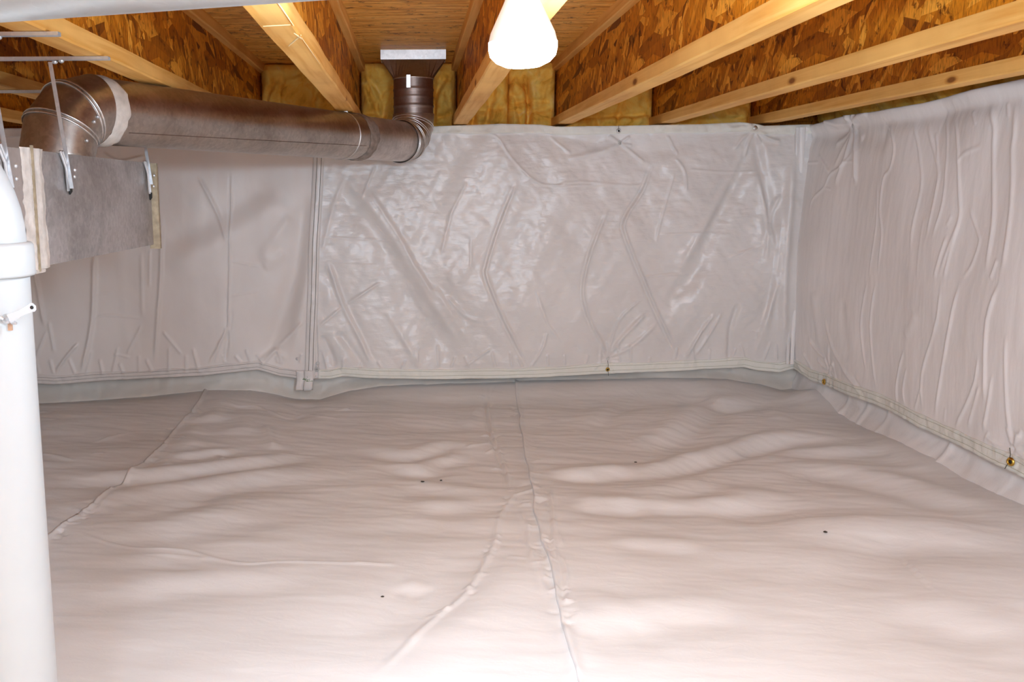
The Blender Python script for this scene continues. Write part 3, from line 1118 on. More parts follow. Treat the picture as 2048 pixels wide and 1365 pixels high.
# stitched seam binding between the two back wall blankets
zs = np.linspace(zb_back(XSEAM) - .001, 1.19, 220)
cols_ = []
for off in np.linspace(-.024, .024, 9):
    xs = np.array([seam_x(z) for z in zs]) + off + .003 * fbm(zs * 3, zs * 0 + 1, 77, 2)
    y = YW - np.maximum(disp_left(xs, zs), disp_right(xs, zs)) - .005 - .006 * math.cos(off / .024 * 1.57)
    cols_.append(np.stack([xs, y, zs], -1))
P = np.stack(cols_, 1)
q0, q1 = P[:, :1].copy(), P[:, -1:].copy()
q0[..., 1] += .02
q1[..., 1] += .02
o = link('seam_binding', grid_mesh(np.concatenate([q0, P, q1], 1)), M_BLANKET, lb)
o['label'] = 'upright folded seam strip with two stitched lines'
for k in (3, 6):
    st = P[:, k]
    s0, s1 = st + [-.0010, -.0012, 0], st + [.0010, -.0012, 0]
    link('stitching', ribbon(s0, s1), M_STITCH, lb)
# tail of the seam tape hanging below the blanket
c0 = at(611, 790, 1, YW)
mb = MB()
for xx, w, yo in ((c0[0] - .022, .036, 0), (c0[0] + .016, .040, .004)):
    a = np.linspace(-w / 2, w / 2, 7)
    z = np.linspace(.035, .125, 14)
    A, Zz = np.meshgrid(a, z)
    Pt = np.stack([xx + A + .004 * fbm(Zz * 20, A * 10, 7, 2), YW - .012 - yo - .006 * np.cos(A / w * 3) - .006 * fbm(A * 30, Zz * 20, 17, 3), Zz], -1)
    o = link('tape_tail', grid_mesh(Pt), M_BLANKET, lb)
    sm = o.modifiers.new('thick', 'SOLIDIFY')
    sm.thickness = .002

# pleat in the corner
def pleat(x_top, x_bot, w_top, w_bot, y_off, name, parent, mat, z0=.14, z1=1.170):
    z = np.linspace(z0, z1, 120)
    t = (z - z0) / (z1 - z0)
    ang = np.linspace(math.radians(-20), math.radians(200), 15)
    Z, A = np.meshgrid(z, ang, indexing='ij')
    T = np.meshgrid(t, ang, indexing='ij')[0]
    w = w_bot + (w_top - w_bot) * T ** 1.3
    xc = x_bot + (x_top - x_bot) * T + .004 * fbm(Z * 3, Z * 0, 41, 2)
    P = np.stack([xc + np.cos(A) * w, 4.155 + y_off - np.sin(A) * w * .8 - .002 * fbm(Z * 12, A, 43, 2), Z], -1)
    return link(name, grid_mesh(P), mat, parent)


xt = at(1604, 300, 1, 4.14)[0]
xb_ = at(1590, 700, 1, 4.14)[0]
pleat(xt, xb_, .015, .009, 0, 'corner_pleat', rb, M_BLANKET_R)
pleat(xt - .018, xb_ - .018, .010, .008, .004, 'corner_pleat', rb, M_BLANKET)
pleat(xt + .020, xb_ + .012, .010, .006, .006, 'corner_pleat', rb, M_BLANKET_R)

# fasteners
def on_back(px, py, posf):
    q = at(px, py, 1, YW)
    return posf(np.array([[q[0]]]), np.array([[q[2]]]), .004)[0, 0]


def on_side(px, py):
    q = at(px, py, 0, XW)
    return pos_side(np.array([[q[1]]]), np.array([[q[2]]]), .004)[0, 0]


washer('grommet', on_back(1216, 740, pos_right) + [0, -.006, 0], (0, -1, 0), .0095, rb, M_BRASS, True, core=M_DARK)
washer('grommet', on_back(1237, 262, pos_right) + [0, -.006, 0], (0, -1, 0), .010, rb, M_GALV_B, True, core=M_DARK)
washer('pin_washer', on_back(1240, 286, pos_right), (0, -1, 0), .010, rb, M_WASHER, True, core=M_GALV_B)
washer('pin_washer', on_back(1512, 256, pos_right) + [0, -.004, 0], (0, -1, 0), .012, rb, M_GALV, False)
washer('pin_washer', on_back(1218, 719, pos_right), (0, -1, 0), .008, rb, M_WASHER, False)
washer('grommet', on_back(618, 748, pos_left) + [0, -.016, 0], (0, -1, 0), .011, lb, M_BRASS, True, core=M_DARK)
washer('pin_washer', on_back(594, 719, pos_left), (0, -1, 0), .007, lb, M_WASHER, False)
washer('pin_washer', on_back(635, 727, pos_right) + [0, -.008, 0], (0, -1, 0), .008, rb, M_WASHER, False)
washer('pin_washer', on_back(634, 738, pos_right) + [0, -.010, 0], (0, -1, 0), .011, rb, M_WASHER, True, core=M_GALV_B)
washer('grommet', on_side(1655, 764) + [-.008, 0, 0], (-1, 0, 0), .013, sb, M_BRASS, True, core=M_DARK)
washer('grommet', on_side(2035, 924) + [-.009, 0, 0], (-1, -.3, 0), .013, sb, M_BRASS, True, core=M_DARK)
washer('pin_washer', on_side(1661, 741), (-1, 0, 0), .010, sb, M_WASHER, False)
washer('pin_washer', on_side(1697, 250), (-1, 0, 0), .014, sb, M_WASHER, False)
# tie strings
def string(pts, r, mat, parent, name='tie_string'):
    return MB().tube(pts, r, 6).build(name, mat, parent)


def pb(px, py, posf, lift=.012):
    q = at(px, py, 1, YW)
    return posf(np.array([[q[0]]]), np.array([[q[2]]]), lift)[0, 0]


string([pb(1216, 722, pos_right), pb(1217, 731, pos_right), pb(1216, 740, pos_right, .014)], .0010, M_STITCH, rb)
string([pb(1216, 741, pos_right, .014), pb(1217, 752, pos_right, .012)], .0010, M_STITCH, rb)
string([pb(1237, 250, pos_right), pb(1236, 262, pos_right, .014)], .0010, M_STITCH, rb)
q = [on_side(2033, 896), on_side(2036, 910), on_side(2032, 925), on_side(2024, 938)]
string([p + np.array([-.012, 0, 0]) for p in q], .0012, M_STITCH, sb)
q = on_back(614, 757, pos_left)
rr = random.Random(3)
for k in range(7):
    p0 = q + np.array([rr.uniform(-.012, .012), -.018, rr.uniform(-.006, .006)])
    string([p0, p0 + np.array([rr.uniform(-.012, .012), -.004, rr.uniform(-.01, .008)]), p0 + np.array([rr.uniform(-.02, .02), -.002, rr.uniform(-.012, .004)])], .0011, M_GREEN, lb, 'thread_tuft')

# ---------------------------------------------------------------- ground sheets
def fl(org, scale, lst, w=None):
    return tr(org, scale, 2, 0.0, lst)


F5 = ((0, 740), 2.926)
F6 = ((700, 740), 2.183)
F7 = ((1200, 760), 2.256)
F0 = ((0, 0), 1.0)
cr_floor_raw = fl(*F5, [
    ([(430, 945), (600, 1000), (850, 1040), (1070, 1045), (1270, 1105), (1450, 1135), (1650, 1120), (2048, 1130), (2300, 1140)], .005, .006),
    ([(830, 1080), (1030, 1075), (1270, 1110)], .004, .004),
    ([(1320, 210), (1400, 225), (1500, 220), (1600, 265), (1690, 285), (1780, 260), (1880, 295), (2048, 315)], .010, .009),
    ([(1570, 340), (1575, 400), (1610, 480)], .02, .018), ([(1180, 340), (1110, 400), (1130, 480)], .04, .022), ([(1300, 180), (1270, 280), (1200, 330)], .05, .03),
    ([(180, 265), (290, 250)], .012, .008), ([(190, 300), (350, 310)], .010, .007), ([(540, 430), (640, 405), (790, 370)], .008, .007),
    ([(210, 500), (310, 510), (430, 540)], .008, .007), ([(540, 505), (610, 495)], .008, .006),
    ([(1970, 240), (2048, 228)], .012, .010),
    ([(1780, 180), (1760, 240), (1690, 330)], .05, -.03), ([(1490, 240), (1440, 320), (1400, 400)], .06, .025),
    ([(260, 640), (700, 640), (1200, 600), (1700, 520), (1850, 480)], .03, .020, 'fold'),
    ([(240, 830), (600, 800), (1000, 720), (1500, 640), (2048, 640)], .05, .018, 'fold'),
    ([(500, 900), (800, 850), (1300, 700)], .04, .010, 'fold'), ([(400, 1000), (900, 940), (1300, 880), (1700, 800)], .06, .014, 'fold'),
    ([(800, 1180), (950, 1090), (1100, 1040)], .05, .008, 'fold'), ([(940, 540), (1200, 510), (1450, 480)], .02, .010, 'fold'),
    ([(1270, 505), (1310, 550)], .012, .010), ([(560, 830), (660, 740)], .006, .004), ([(960, 540), (980, 580)], .02, .012),
    ([(280, 1330), (700, 1300), (1300, 1240), (1900, 1230)], .04, .008, 'fold'),
])
cr_floor_raw += fl(*F6, [
    ([(590, 100), (600, 200), (620, 300), (635, 340), (680, 450), (690, 540)], .008, .009, 'fold'),
    ([(720, 500), (710, 560), (660, 630), (630, 760), (590, 850), (500, 980), (380, 1070), (200, 1250), (60, 1365)], .008, .008),
    ([(640, 760), (600, 850), (510, 980), (380, 1080), (0, 1200)], .06, .016, 'fold'),
    ([(860, 500), (880, 640), (885, 800), (930, 870), (935, 1110)], .006, .006, 'fold'),
    ([(850, 790), (800, 800), (795, 855), (850, 850), (870, 800)], .005, .006),
    ([(785, 650), (780, 760), (830, 900), (870, 1020)], .006, .007), ([(740, 620), (780, 700)], .006, .006),
    ([(720, 555), (840, 515)], .006, .009), ([(880, 650), (930, 780)], .007, .007), ([(810, 790), (860, 940)], .006, .006),
    ([(545, 95), (590, 105)], .012, .02), ([(590, 50), (600, 90)], .015, .02), ([(540, 190), (520, 250)], .02, .014), ([(575, 150), (545, 200)], .02, .014),
    ([(0, 340), (250, 380), (420, 340), (560, 370)], .03, .012, 'fold'), ([(100, 400), (300, 440), (400, 400), (600, 390)], .03, .014, 'fold'),
    ([(150, 500), (400, 520), (640, 560)], .03, .010, 'fold'), ([(1000, 300), (1150, 180), (1300, 130)], .03, .010, 'fold'),
    ([(830, 450), (1060, 465), (1300, 430)], .03, .018, 'fold'), ([(940, 590), (1100, 600), (1310, 600)], .03, .014, 'fold'),
    ([(940, 1110), (960, 1200), (1000, 1365)], .014, .012), ([(930, 1130), (1100, 1110), (1310, 1080)], .05, .012, 'fold'),
    ([(0, 840), (150, 850), (200, 845)], .006, .005), ([(620, 330), (500, 350)], .01, .006), ([(690, 825), (770, 835)], .006, .004),
    ([(200, 930), (350, 960)], .02, .006, 'fold'), ([(250, 620), (480, 590), (640, 560)], .04, .008, 'fold'),
])
cr_floor_raw += fl(*F7, [
    ([(0, 440), (200, 430), (460, 360), (700, 290), (880, 265), (1180, 270)], .03, .026, 'fold'),
    ([(0, 300), (220, 300), (380, 230), (520, 130), (720, 100)], .04, .022, 'fold'), ([(0, 80), (120, 60), (400, 60), (520, 110), (700, 100), (780, 70)], .05, .024, 'fold'),
    ([(750, 140), (790, 160), (820, 200)], .03, .016), ([(720, 400), (1000, 410), (1300, 470), (1600, 560), (1913, 620)], .05, .020, 'fold'),
    ([(0, 570), (400, 575), (800, 560)], .03, .012, 'fold'), ([(460, 640), (640, 560), (900, 530)], .05, .014, 'fold'),
    ([(240, 550), (420, 490), (600, 480)], .04, .012, 'fold'), ([(700, 690), (1000, 710), (1300, 700), (1700, 740), (1913, 750)], .06, .018, 'fold'),
    ([(900, 960), (1200, 770), (1400, 760), (1700, 860)], .06, .012, 'fold'), ([(0, 740), (300, 760), (520, 780)], .03, .008, 'fold'),
    ([(0, 1110), (250, 1070), (500, 1060), (700, 1040)], .04, .010, 'fold'), ([(1300, 1010), (1600, 1100), (1913, 1200)], .05, .010, 'fold'),
    ([(1180, 240), (1380, 350), (1600, 470), (1913, 600)], .05, .012, 'fold'), ([(720, 320), (1100, 325), (1350, 300)], .03, .012, 'fold'),
])


cr_floor = []
for c in cr_floor_raw:
    m_ = c[3] if len(c) > 3 else 'ridge'
    if m_ == 'fold' and c[1] >= .02:
        cr_floor.append((c[0], c[1] * 1.9, c[2] * .75, 'fold'))
    elif c[1] >= .018:
        cr_floor.append((c[0], c[1] * 1.2, c[2] * .5))
    else:
        cr_floor.append((c[0], c[1], c[2] * .6) + tuple(c[3:]))


rp = random.Random(17)
for pts_, n_, l_ in ((crop(*F5, [(1210, 150), (1130, 270), (1020, 390), (960, 470), (820, 590), (690, 690), (560, 800), (420, 890), (300, 980)]), 46, 26),
                     (crop(*F6, [(730, 165), (765, 340), (790, 520), (820, 650), (850, 800), (905, 950), (935, 1110)]), 44, 30),
                     (crop(*F6, [(600, 120), (615, 300), (650, 400), (690, 520)]), 26, 20), (crop(*F6, [(710, 560), (660, 630), (630, 760), (590, 850), (500, 980), (380, 1070)]), 26, 18)):
    ps = smooth_poly(pts_, 8)
    for _ in range(n_):
        p_ = ps[rp.randrange(len(ps))]
        sd_ = rp.choice((-1, 1))
        q_ = [(p_[0] + sd_ * 3, p_[1] + rp.uniform(-5, 5)), (p_[0] + sd_ * rp.uniform(.4, 1) * l_, p_[1] + rp.uniform(-8, 8))]
        w0, w1 = at(*q_[0], 2, 0), at(*q_[1], 2, 0)
        cr_floor.append(([(w0[0], w0[1]), (w1[0], w1[1])], .006, rp.uniform(.002, .005) * rp.choice((1, -1))))

zj_back = edge_curve([(-300, 812), (60, 806), (180, 800), (300, 792), (400, 781), (500, 781), (560, 790), (590, 797), (640, 798), (700, 780), (760, 771), (900, 766),
                      (1100, 762), (1300, 757), (1450, 759), (1520, 770), (1560, 781), (1610, 776)], 1, 4.24)
zj_side = edge_curve([(1620, 778), (1668, 826), (1712, 853), (1776, 880), (1863, 921), (1917, 958), (1995, 995), (2048, 1018), (2300, 1150)], 0, XW)


def zfloor(x, y):
    h = .014 * fbm(x * .9 + 5, y * 2.2, 401, 2) + .0042 * fbm(x * 1.7 + y * 1.2, y * 7, 411, 4) + .0015 * fbm(x * 8, y * 22 + x * 6, 421, 3)
    amp = np.clip((y - 1.4) / 1.6, .45, 1)
    h = h * amp
    h = add_creases(x, y, np.array(h) + 0 * x, cr_floor)
    wb = np.exp(-((YF1 - y) / .17) ** 2)
    h = h * (1 - wb * .85) + wb * zj_back(x) * np.exp(-np.maximum(0, YF1 - .05 - y) * 2.5)
    ws = np.exp(-((XW + .03 - x) / .10) ** 2) * (1 - wb)
    h = h * (1 - ws * .8) + ws * zj_side(y)
    return h


def floor_line(pix):
    q = [at(x, y, 2, 0.0) for x, y in pix]
    q = sorted([(p[1], p[0]) for p in q])
    ys = np.array([p[0] for p in q])
    xs = np.array([p[1] for p in q])
    return lambda y: np.interp(y, ys, xs)


s1 = floor_line(crop(*F5, [(1210, 150), (1130, 270), (1020, 390), (960, 470), (820, 590), (690, 690), (560, 800), (420, 890), (300, 980), (240, 1070)]) + [(-200, 1365)])
s2 = floor_line(crop(*F6, [(715, 90), (730, 165), (765, 340), (780, 430), (790, 520), (800, 600), (820, 680), (850, 800), (890, 950), (930, 1110), (960, 1200), (1000, 1365)]))
YF1 = 4.25


def ground(name, label, xl, xr, lift, dx, upturn, edge):
    root = thing(name, (0, 0, 0), label, 'ground sheet', None)
    ys = np.concatenate([np.linspace(YB + .05, 1.3, 60)[:-1], np.linspace(1.3, YF1, int((YF1 - 1.3) / .0065))])
    wid = float(np.max(xr(ys) - xl(ys)))
    us = np.linspace(0, 1, int(wid / dx))
    U, Y = np.meshgrid(us, ys)
    X = xl(Y) + (xr(Y) - xl(Y)) * U
    Z = zfloor(X, Y) + lift
    if edge:     # the free edge curls up slightly above its neighbour
        Z = Z + .006 * np.exp(-((X - xl(Y)) / .012) ** 2)
    P = np.stack([X, Y, Z], -1)
    if edge:
        q = P[:, :1].copy()
        q[..., 2] -= .012
        P = np.concatenate([q, P], 1)
    link('sheet_face', grid_mesh(P), M_FLOOR, root)
    for (kind_, a0, a1) in upturn:
        a = np.linspace(a0, a1, int((a1 - a0) / .008))
        v = np.linspace(0, 1, 28)
        A, V = np.meshgrid(a, v)
        if kind_ == 'back':
            z0 = zfloor(A, A * 0 + YF1 - .02) - .01
            Zz = z0 + (.20 - z0) * V
            Yy = 4.262 - .03 * np.exp(-(V / .18) ** 2) - .006 * fbm(A * 7, V * 3, 501, 4) - .003 * fbm(A * 26, V * 2, 503, 3)
            P = np.stack([A, Yy, Zz], -1)
        else:
            z0 = zfloor(A * 0 + XW - .03, A) - .01
            Zz = z0 + (.24 - z0) * V
            folds = .0
            for c_, w_, h_ in ((2.34, .012, .02), (3.02, .014, .022), (2.85, .05, .012), (3.6, .012, .016), (3.75, .012, .014), (3.45, .01, .012), (2.7, .01, .010)):
                folds = folds + h_ * np.exp(-((A + .08 * V - c_) / w_) ** 2)
            Xx = XW + .045 - .035 * np.exp(-(V / .2) ** 2) - folds * .38 - .008 * fbm(A * 6, V * 2.2, 511, 4)
            P = np.stack([Xx, A, Zz], -1)
        o = link('upturned_edge', grid_mesh(P), M_STRIP if kind_ == 'back' else M_BLANKET_R, root)
    return root


gA = ground('ground_sheet', 'white plastic ground sheet at the far left, beyond the slanting lap seam by the pipe', lambda y: y * 0 + XL + .05, lambda y: s1(y) + .03, -.004, .0085, [('back', XL + .05, -.93)], False)
gB = ground('ground_sheet', 'broad white plastic ground sheet in the middle, between the slanting seam and the central lap', lambda y: s1(y) - .012, lambda y: s2(y) + .03, .0, .0065, [('back', -.95, .47)], True)
s2r = s2
gC = ground('ground_sheet', 'wide white plastic ground sheet on the right, reaching the right wall', lambda y: s2(y) + .006 * fbm(y * 5, y * 0, 61, 3), lambda y: y * 0 + XW + .035, .003, .0065, [('back', .45, XW + .05), ('side', 1.2, 4.262)], True)

# ---------------------------------------------------------------- round supply duct
R = .0825
VA = Vector((-.841, 2.30, 0))       # axis of the elbow over the trunk
VB = Vector((.010, 4.00, 0))        # axis of the riser under the boot
ZD = 1.107
dirn = (VB - VA).normalized()
side = dirn.cross(Vector((0, 0, 1))).normalized()
duct = thing('supply_duct', (-.4, 3.1, ZD), 'round galvanised supply duct running from the trunk elbow to the rectangular ceiling boot', 'duct')


def ring(c, nrm, r, n=40):
    o2 = side.cross(nrm).normalized()
    return [c + (side * math.cos(q) + o2 * math.sin(q)) * r for q in [2 * math.pi * j / n for j in range(n)]]


def elbow_pts(P, RR, toward, k):
    """centres and normals from vertical at P round to horizontal along toward"""
    out = []
    for i in range(k + 1):
        t = math.pi / 2 * i / k
        c = Vector((P.x, P.y, ZD - RR)) + toward * (RR * (1 - math.cos(t))) + Vector((0, 0, RR * math.sin(t)))
        nrm = (Vector((0, 0, 1)) * math.cos(t) + toward * math.sin(t)).normalized()
        out.append((c, nrm))
    return out


def bead(c, nrm, r, name='seam_bead', mat=M_GALV_B, rad=.0028, two=True):
    mb = MB()
    for off in ((-.005, .005) if two else (0,)):
        cc = c + nrm * off
        pts = ring(cc, nrm, r, 48)
        rings = []
        o2 = side.cross(nrm).normalized()
        for j in range(48):
            q = 2 * math.pi * j / 48
            out = side * math.cos(q) + o2 * math.sin(q)
            rings.append([pts[j] + (out * math.cos(w) + nrm * math.sin(w)) * rad for w in [2 * math.pi * m / 6 for m in range(6)]])
        rings.append(rings[0])
        mb.rings(rings, (False, False))
    return mb.build(name, mat, duct)


RR = .110
E = elbow_pts(VA, RR, dirn, 3)
# gores meet on mitred planes
def mitre_r(k):
    return R
bottom = Vector((VA.x, VA.y, .990))
st = [(bottom, Vector((0, 0, 1)))] + E
cents = [s[0] for s in st]
for i in range(len(st) - 1):
    g = MB().rings([ring(st[i][0], st[i][1], R * 1.06 if i < 4 else R), ring(st[i + 1][0], st[i + 1][1], R * 1.06)], (False, False))
    g.build('elbow_gore', M_GALV, duct)
for c, nrm in E[1:3]:
    bead(c, nrm, R * 1.065)
c, nrm = E[0]
st_end = E[-1][0]
run0 = st_end
run1 = Vector((VB.x, VB.y, ZD)) - dirn * .115
Lr = (run1 - run0).length
# the run: main length with a joint sleeve near the boot
J1 = run0 + dirn * (Lr * .70)
J2 = run0 + dirn * (Lr * .79)
def run(a_, b_, r, name, mat, nseg=6):
    mb = MB()
    mb.rings([ring(a_.lerp(b_, i / nseg), dirn, r) for i in range(nseg + 1)], (False, False))
    return mb.build(name, mat, duct)
run(run0, J2, R, 'duct_length', M_GALV)
o = run(J2, run1, R * .97, 'duct_length', M_SLEEVE)
o['label'] = 'pale scratched last length of duct'
# rolled seam line and mastic rings
def band(a_, b_, r, name, mat, seed, lab):
    mb = MB()
    n = 64
    rr = random.Random(seed)
    rows = []
    o2 = side.cross(dirn).normalized()
    for i in range(7):
        row = []
        for j in range(n):
            q = 2 * math.pi * j / n
            e = (math.sin(j * 1.3 + seed) * .35 + math.sin(j * .41) * .6 + rr.uniform(-.3, .3)) * .006
            t = i / 6
            c = a_.lerp(b_, t) + dirn * (e * (1 if i > 3 else -1 if i < 3 else 0))
            hgt = .0025 * math.sin(math.pi * t) + .0006 * rr.random() + (-.001 if i in (0, 6) else 0)
            row.append(c + (side * math.cos(q) + o2 * math.sin(q)) * (r + hgt))
        rows.append(row)
    mb.rings(rows, (False, False))
    o = mb.build(name, mat, duct)
    o['label'] = lab
    return o
band(run0 + dirn * .0, run0 + dirn * .05, R * 1.03, 'mastic_band', M_MASTIC, 1, 'pale smeared mastic band next to the elbow')
band(J2 - dirn * .045, J2 + dirn * .02, R * 1.015, 'mastic_band', M_MASTIC_D, 2, 'dark brown ragged mastic band')
bead(J1 + dirn * .03, dirn, R * 1.01, 'hanging_strap', M_GALV_B, .0022, False)
jst = J1 + dirn * .03
MB().box((jst.x + .02, jst.y, (ZJ + .03 + ZD) / 2 + .03), (.014, .0015, ZJ - ZD - .02 + .02)).build('hanging_strap', M_GALV_B, duct)
bead(run0 + dirn * .02, dirn, R * 1.0, 'seam_bead', M_GALV, .002, False)
o2_ = side.cross(dirn).normalized()
qa = [math.radians(a) for a in (0, 0)]
best = max(range(36), key=lambda i: (side * math.cos(i * math.pi / 18) + o2_ * math.sin(i * math.pi / 18)).dot(Vector((.55, -.6, -.55))))
MB().tube([run0.lerp(J2, .05 + .9 * i / 12) + (side * math.cos(best * math.pi / 18 + .02 * i) + o2_ * math.sin(best * math.pi / 18 + .02 * i)) * (R + .0002) for i in range(13)], .0012, 6).build('snap_lock_seam', M_GALV_BR, duct)
# elbow under the boot
RB = .115
EB = []
for i in range(5):
    t = math.pi / 2 * i / 4
    c = Vector((VB.x, VB.y, ZD + RB)) - dirn * (RB * (1 - math.cos(t))) - Vector((0, 0, RB * math.sin(t)))
    EB.append((c, (Vector((0, 0, 1)) * math.cos(t) + dirn * math.sin(t)).normalized()))
for i in range(4):
    MB().rings([ring(EB[i][0], EB[i][1], R * 1.03), ring(EB[i + 1][0], EB[i + 1][1], R * 1.03)], (False, False)).build('elbow_gore', M_GALV, duct)
for i in (1, 2, 3, 4):
    bead(EB[i][0], EB[i][1], R * 1.035, rad=.0022)
ZR1 = 1.362
ZR0 = EB[0][0].z
Z_ = Vector((0, 0, 1))
mb = MB()
prof = []
k = 30
for i in range(k + 1):
    z = ZR0 + (ZR1 - ZR0) * i / k
    rr_ = R * .985 + (.0022 if i in (6, 7, 14, 20, 21) else 0)
    prof.append((rr_, z))
mb.lathe(prof, (VB.x, VB.y, 0), (0, 0, 1), 40, (False, False))
mb.build('riser', M_GALV_BR, duct)
bead(Vector((VB.x, VB.y, ZR1)), Z_, R, rad=.003, two=False)
MB().box((VB.x - .02, VB.y - R - .001, 1.345), (.016, .003, .05)).build('draw_band_clip', M_GALV_B, duct)
# the boot: round at the bottom, rectangular at the top
BW, BD = .130, .05
n = 40
def rect_pt(q):
    c_, s_ = math.cos(q), math.sin(q)
    t = 1 / max(abs(c_) / BW, abs(s_) / BD)
    return c_ * t, s_ * t
rings = []
angs = []
for j in range(n):
    angs.append(2 * math.pi * j / n)
ca = math.atan2(BD, BW)
for base in (ca, math.pi - ca, math.pi + ca, 2 * math.pi - ca):
    j = min(range(n), key=lambda j: abs(angs[j] - base))
    angs[j] = base
for t, z in ((0, ZR1), (.02, ZR1 + .004), (1, 1.440)):
    row = []
    for q in angs:
        rx, ry = rect_pt(q)
        row.append(Vector((VB.x + (R * math.cos(q) * (1 - t) + rx * t), VB.y + (R * math.sin(q) * (1 - t) + (ry + .045) * t), z)))
    rings.append(row)
MB().rings(rings, (False, False), smooth=False).build('boot_taper', M_GALV_BR, duct)
mb = MB()
for s_ in (1, -1):
    mb.box((VB.x, VB.y + .045 + s_ * (BD + .001), 1.459), (2 * BW + .006, .0015, .038))
    mb.box((VB.x + s_ * (BW + .002), VB.y + .045, 1.459), (.0015, 2 * BD + .002, .038))
o = mb.build('boot_collar', M_GALV_B, duct)
o['label'] = 'bright rectangular collar against the subfloor'
# screws and a peeled patch on the left elbow
def studs(pts, parent, name='screw', r=.0045, mat=M_ZINC):
    for p, nr in pts:
        MB().lathe([(r, 0), (r, r * .5), (r * .5, r * .9), (.0001, r)], p, nr, 10, (False, False)).build(name, mat, parent)
tocam = (Vector((0, 0, CAM_H)) - VA).normalized()
sn = []
for (c, nrm), dq in ((E[1], .0), (E[2], .02), (E[1], -.9)):
    o2 = side.cross(nrm).normalized()
    for q in (math.pi + .1,):
        pass
sgn = -1 if side.dot(Vector((0, -1, 0))) < 0 else 1
for (c0_, n0_), (c1_, n1_), f_ in ((E[0], E[1], .55), (E[1], E[2], .5), (E[1], E[2], .8)):
    c = c0_.lerp(c1_, f_)
    p = c + side * sgn * R * 1.06
    sn.append((p, side * sgn))
studs(sn, duct)
# ---------------------------------------------------------------- rectangular trunk
XB, ZT, ZB_ = -.75, .990, .758
YE, YS = 2.77, 1.90
trunk = thing('trunk_duct', (XB - .2, 2.0, ZB_), 'dusty grey rectangular metal trunk duct hanging at the left under the round elbow', 'duct')
def trunk_len(y0, y1, name, mat, grow=0.0):
    mb = MB()
    ny, nz = 40, 14
    ys_ = [y0 + (y1 - y0) * i / ny for i in range(ny + 1)]
    rows = []
    for y in ys_:
        row = []
        for j in range(nz + 1):
            t = j / nz
            d = .004 * math.sin(math.pi * t) * math.sin(math.pi * (y - y0) / (y1 - y0)) * (1 + .6 * math.sin(y * 9))
            row.append((XB + grow + d, y, ZB_ + (ZT - ZB_) * t))
        for j in range(1, 9):
            row.append((XB - .4 * j / 8, y, ZT))
        for j in range(1, nz + 1):
            row.append((XB - .4, y, ZT + (ZB_ - ZT) * j / nz))
        for j in range(1, 8):
            row.append((XB - .4 + .4 * j / 8, y, ZB_))
        rows.append(row)
    mb.rings(rows, (True, True), smooth=False)
    o = mb.build(name, mat, trunk)
    return o
trunk_len(1.42, YS, 'duct_panel', M_GALV_TAUPE, .001)
trunk_len(YS, YE, 'duct_panel', M_BOX)
# standing drive cleat and mastic at the joint
def mastic_strip(y0, y1, seed, lab):
    nv, nu = 60, 12
    z = np.linspace(ZB_ - .004, ZT + .003, nv)
    y = np.linspace(0, 1, nu)
    Zg, T = np.meshgrid(z, y, indexing='ij')
    Y0 = y0 + .007 * fbm(Zg * 30, Zg * 0, seed, 3)
    Y1 = y1 + .006 * fbm(Zg * 26, Zg * 0, seed + 5, 3)
    Yg = Y0 + (Y1 - Y0) * T
    D = .003 * np.sin(math.pi * T) + .004 * np.exp(-((T - .55) / .10) ** 2) + .0012 * fbm(Zg * 60, T * 22, seed + 2, 3)
    o = link('mastic_strip', grid_mesh(np.stack([XB + .0015 + D, Yg, Zg], -1)), M_MASTIC, None)
    o.parent = trunk
    o.location = -Vector(trunk.location)
    o['label'] = lab
mastic_strip(YS - .045, YS + .004, 3, 'pale mastic brushed over the trunk joint')
mastic_strip(YS - .003, YS + .062, 6, 'pale mastic brushed over the trunk joint')
MB().box((XB + .005, YS, (ZT + ZB_) / 2), (.006, .003, ZT - ZB_ + .016)).build('drive_cleat', M_OAK, trunk)
MB().box((XB + .004, YE + .006, (ZT + ZB_) / 2 - .006), (.03, .014, ZT - ZB_ + .012), Matrix.Rotation(.02, 3, 'X')).build('end_cap_flange', M_OAK, trunk)
MB().box((XB + .012, YE + .018, (ZT + ZB_) / 2 - .008), (.012, .004, ZT - ZB_ - .004)).build('drive_cleat', M_GALV, trunk)
# a corner of torn tape under the joint
mb = MB()
mb.box((XB - .01, YS + .01, ZB_ - .006), (.03, .05, .008), Matrix.Rotation(.15, 3, 'Y'))
mb.build('mastic_lump', M_MASTIC, trunk, .002)

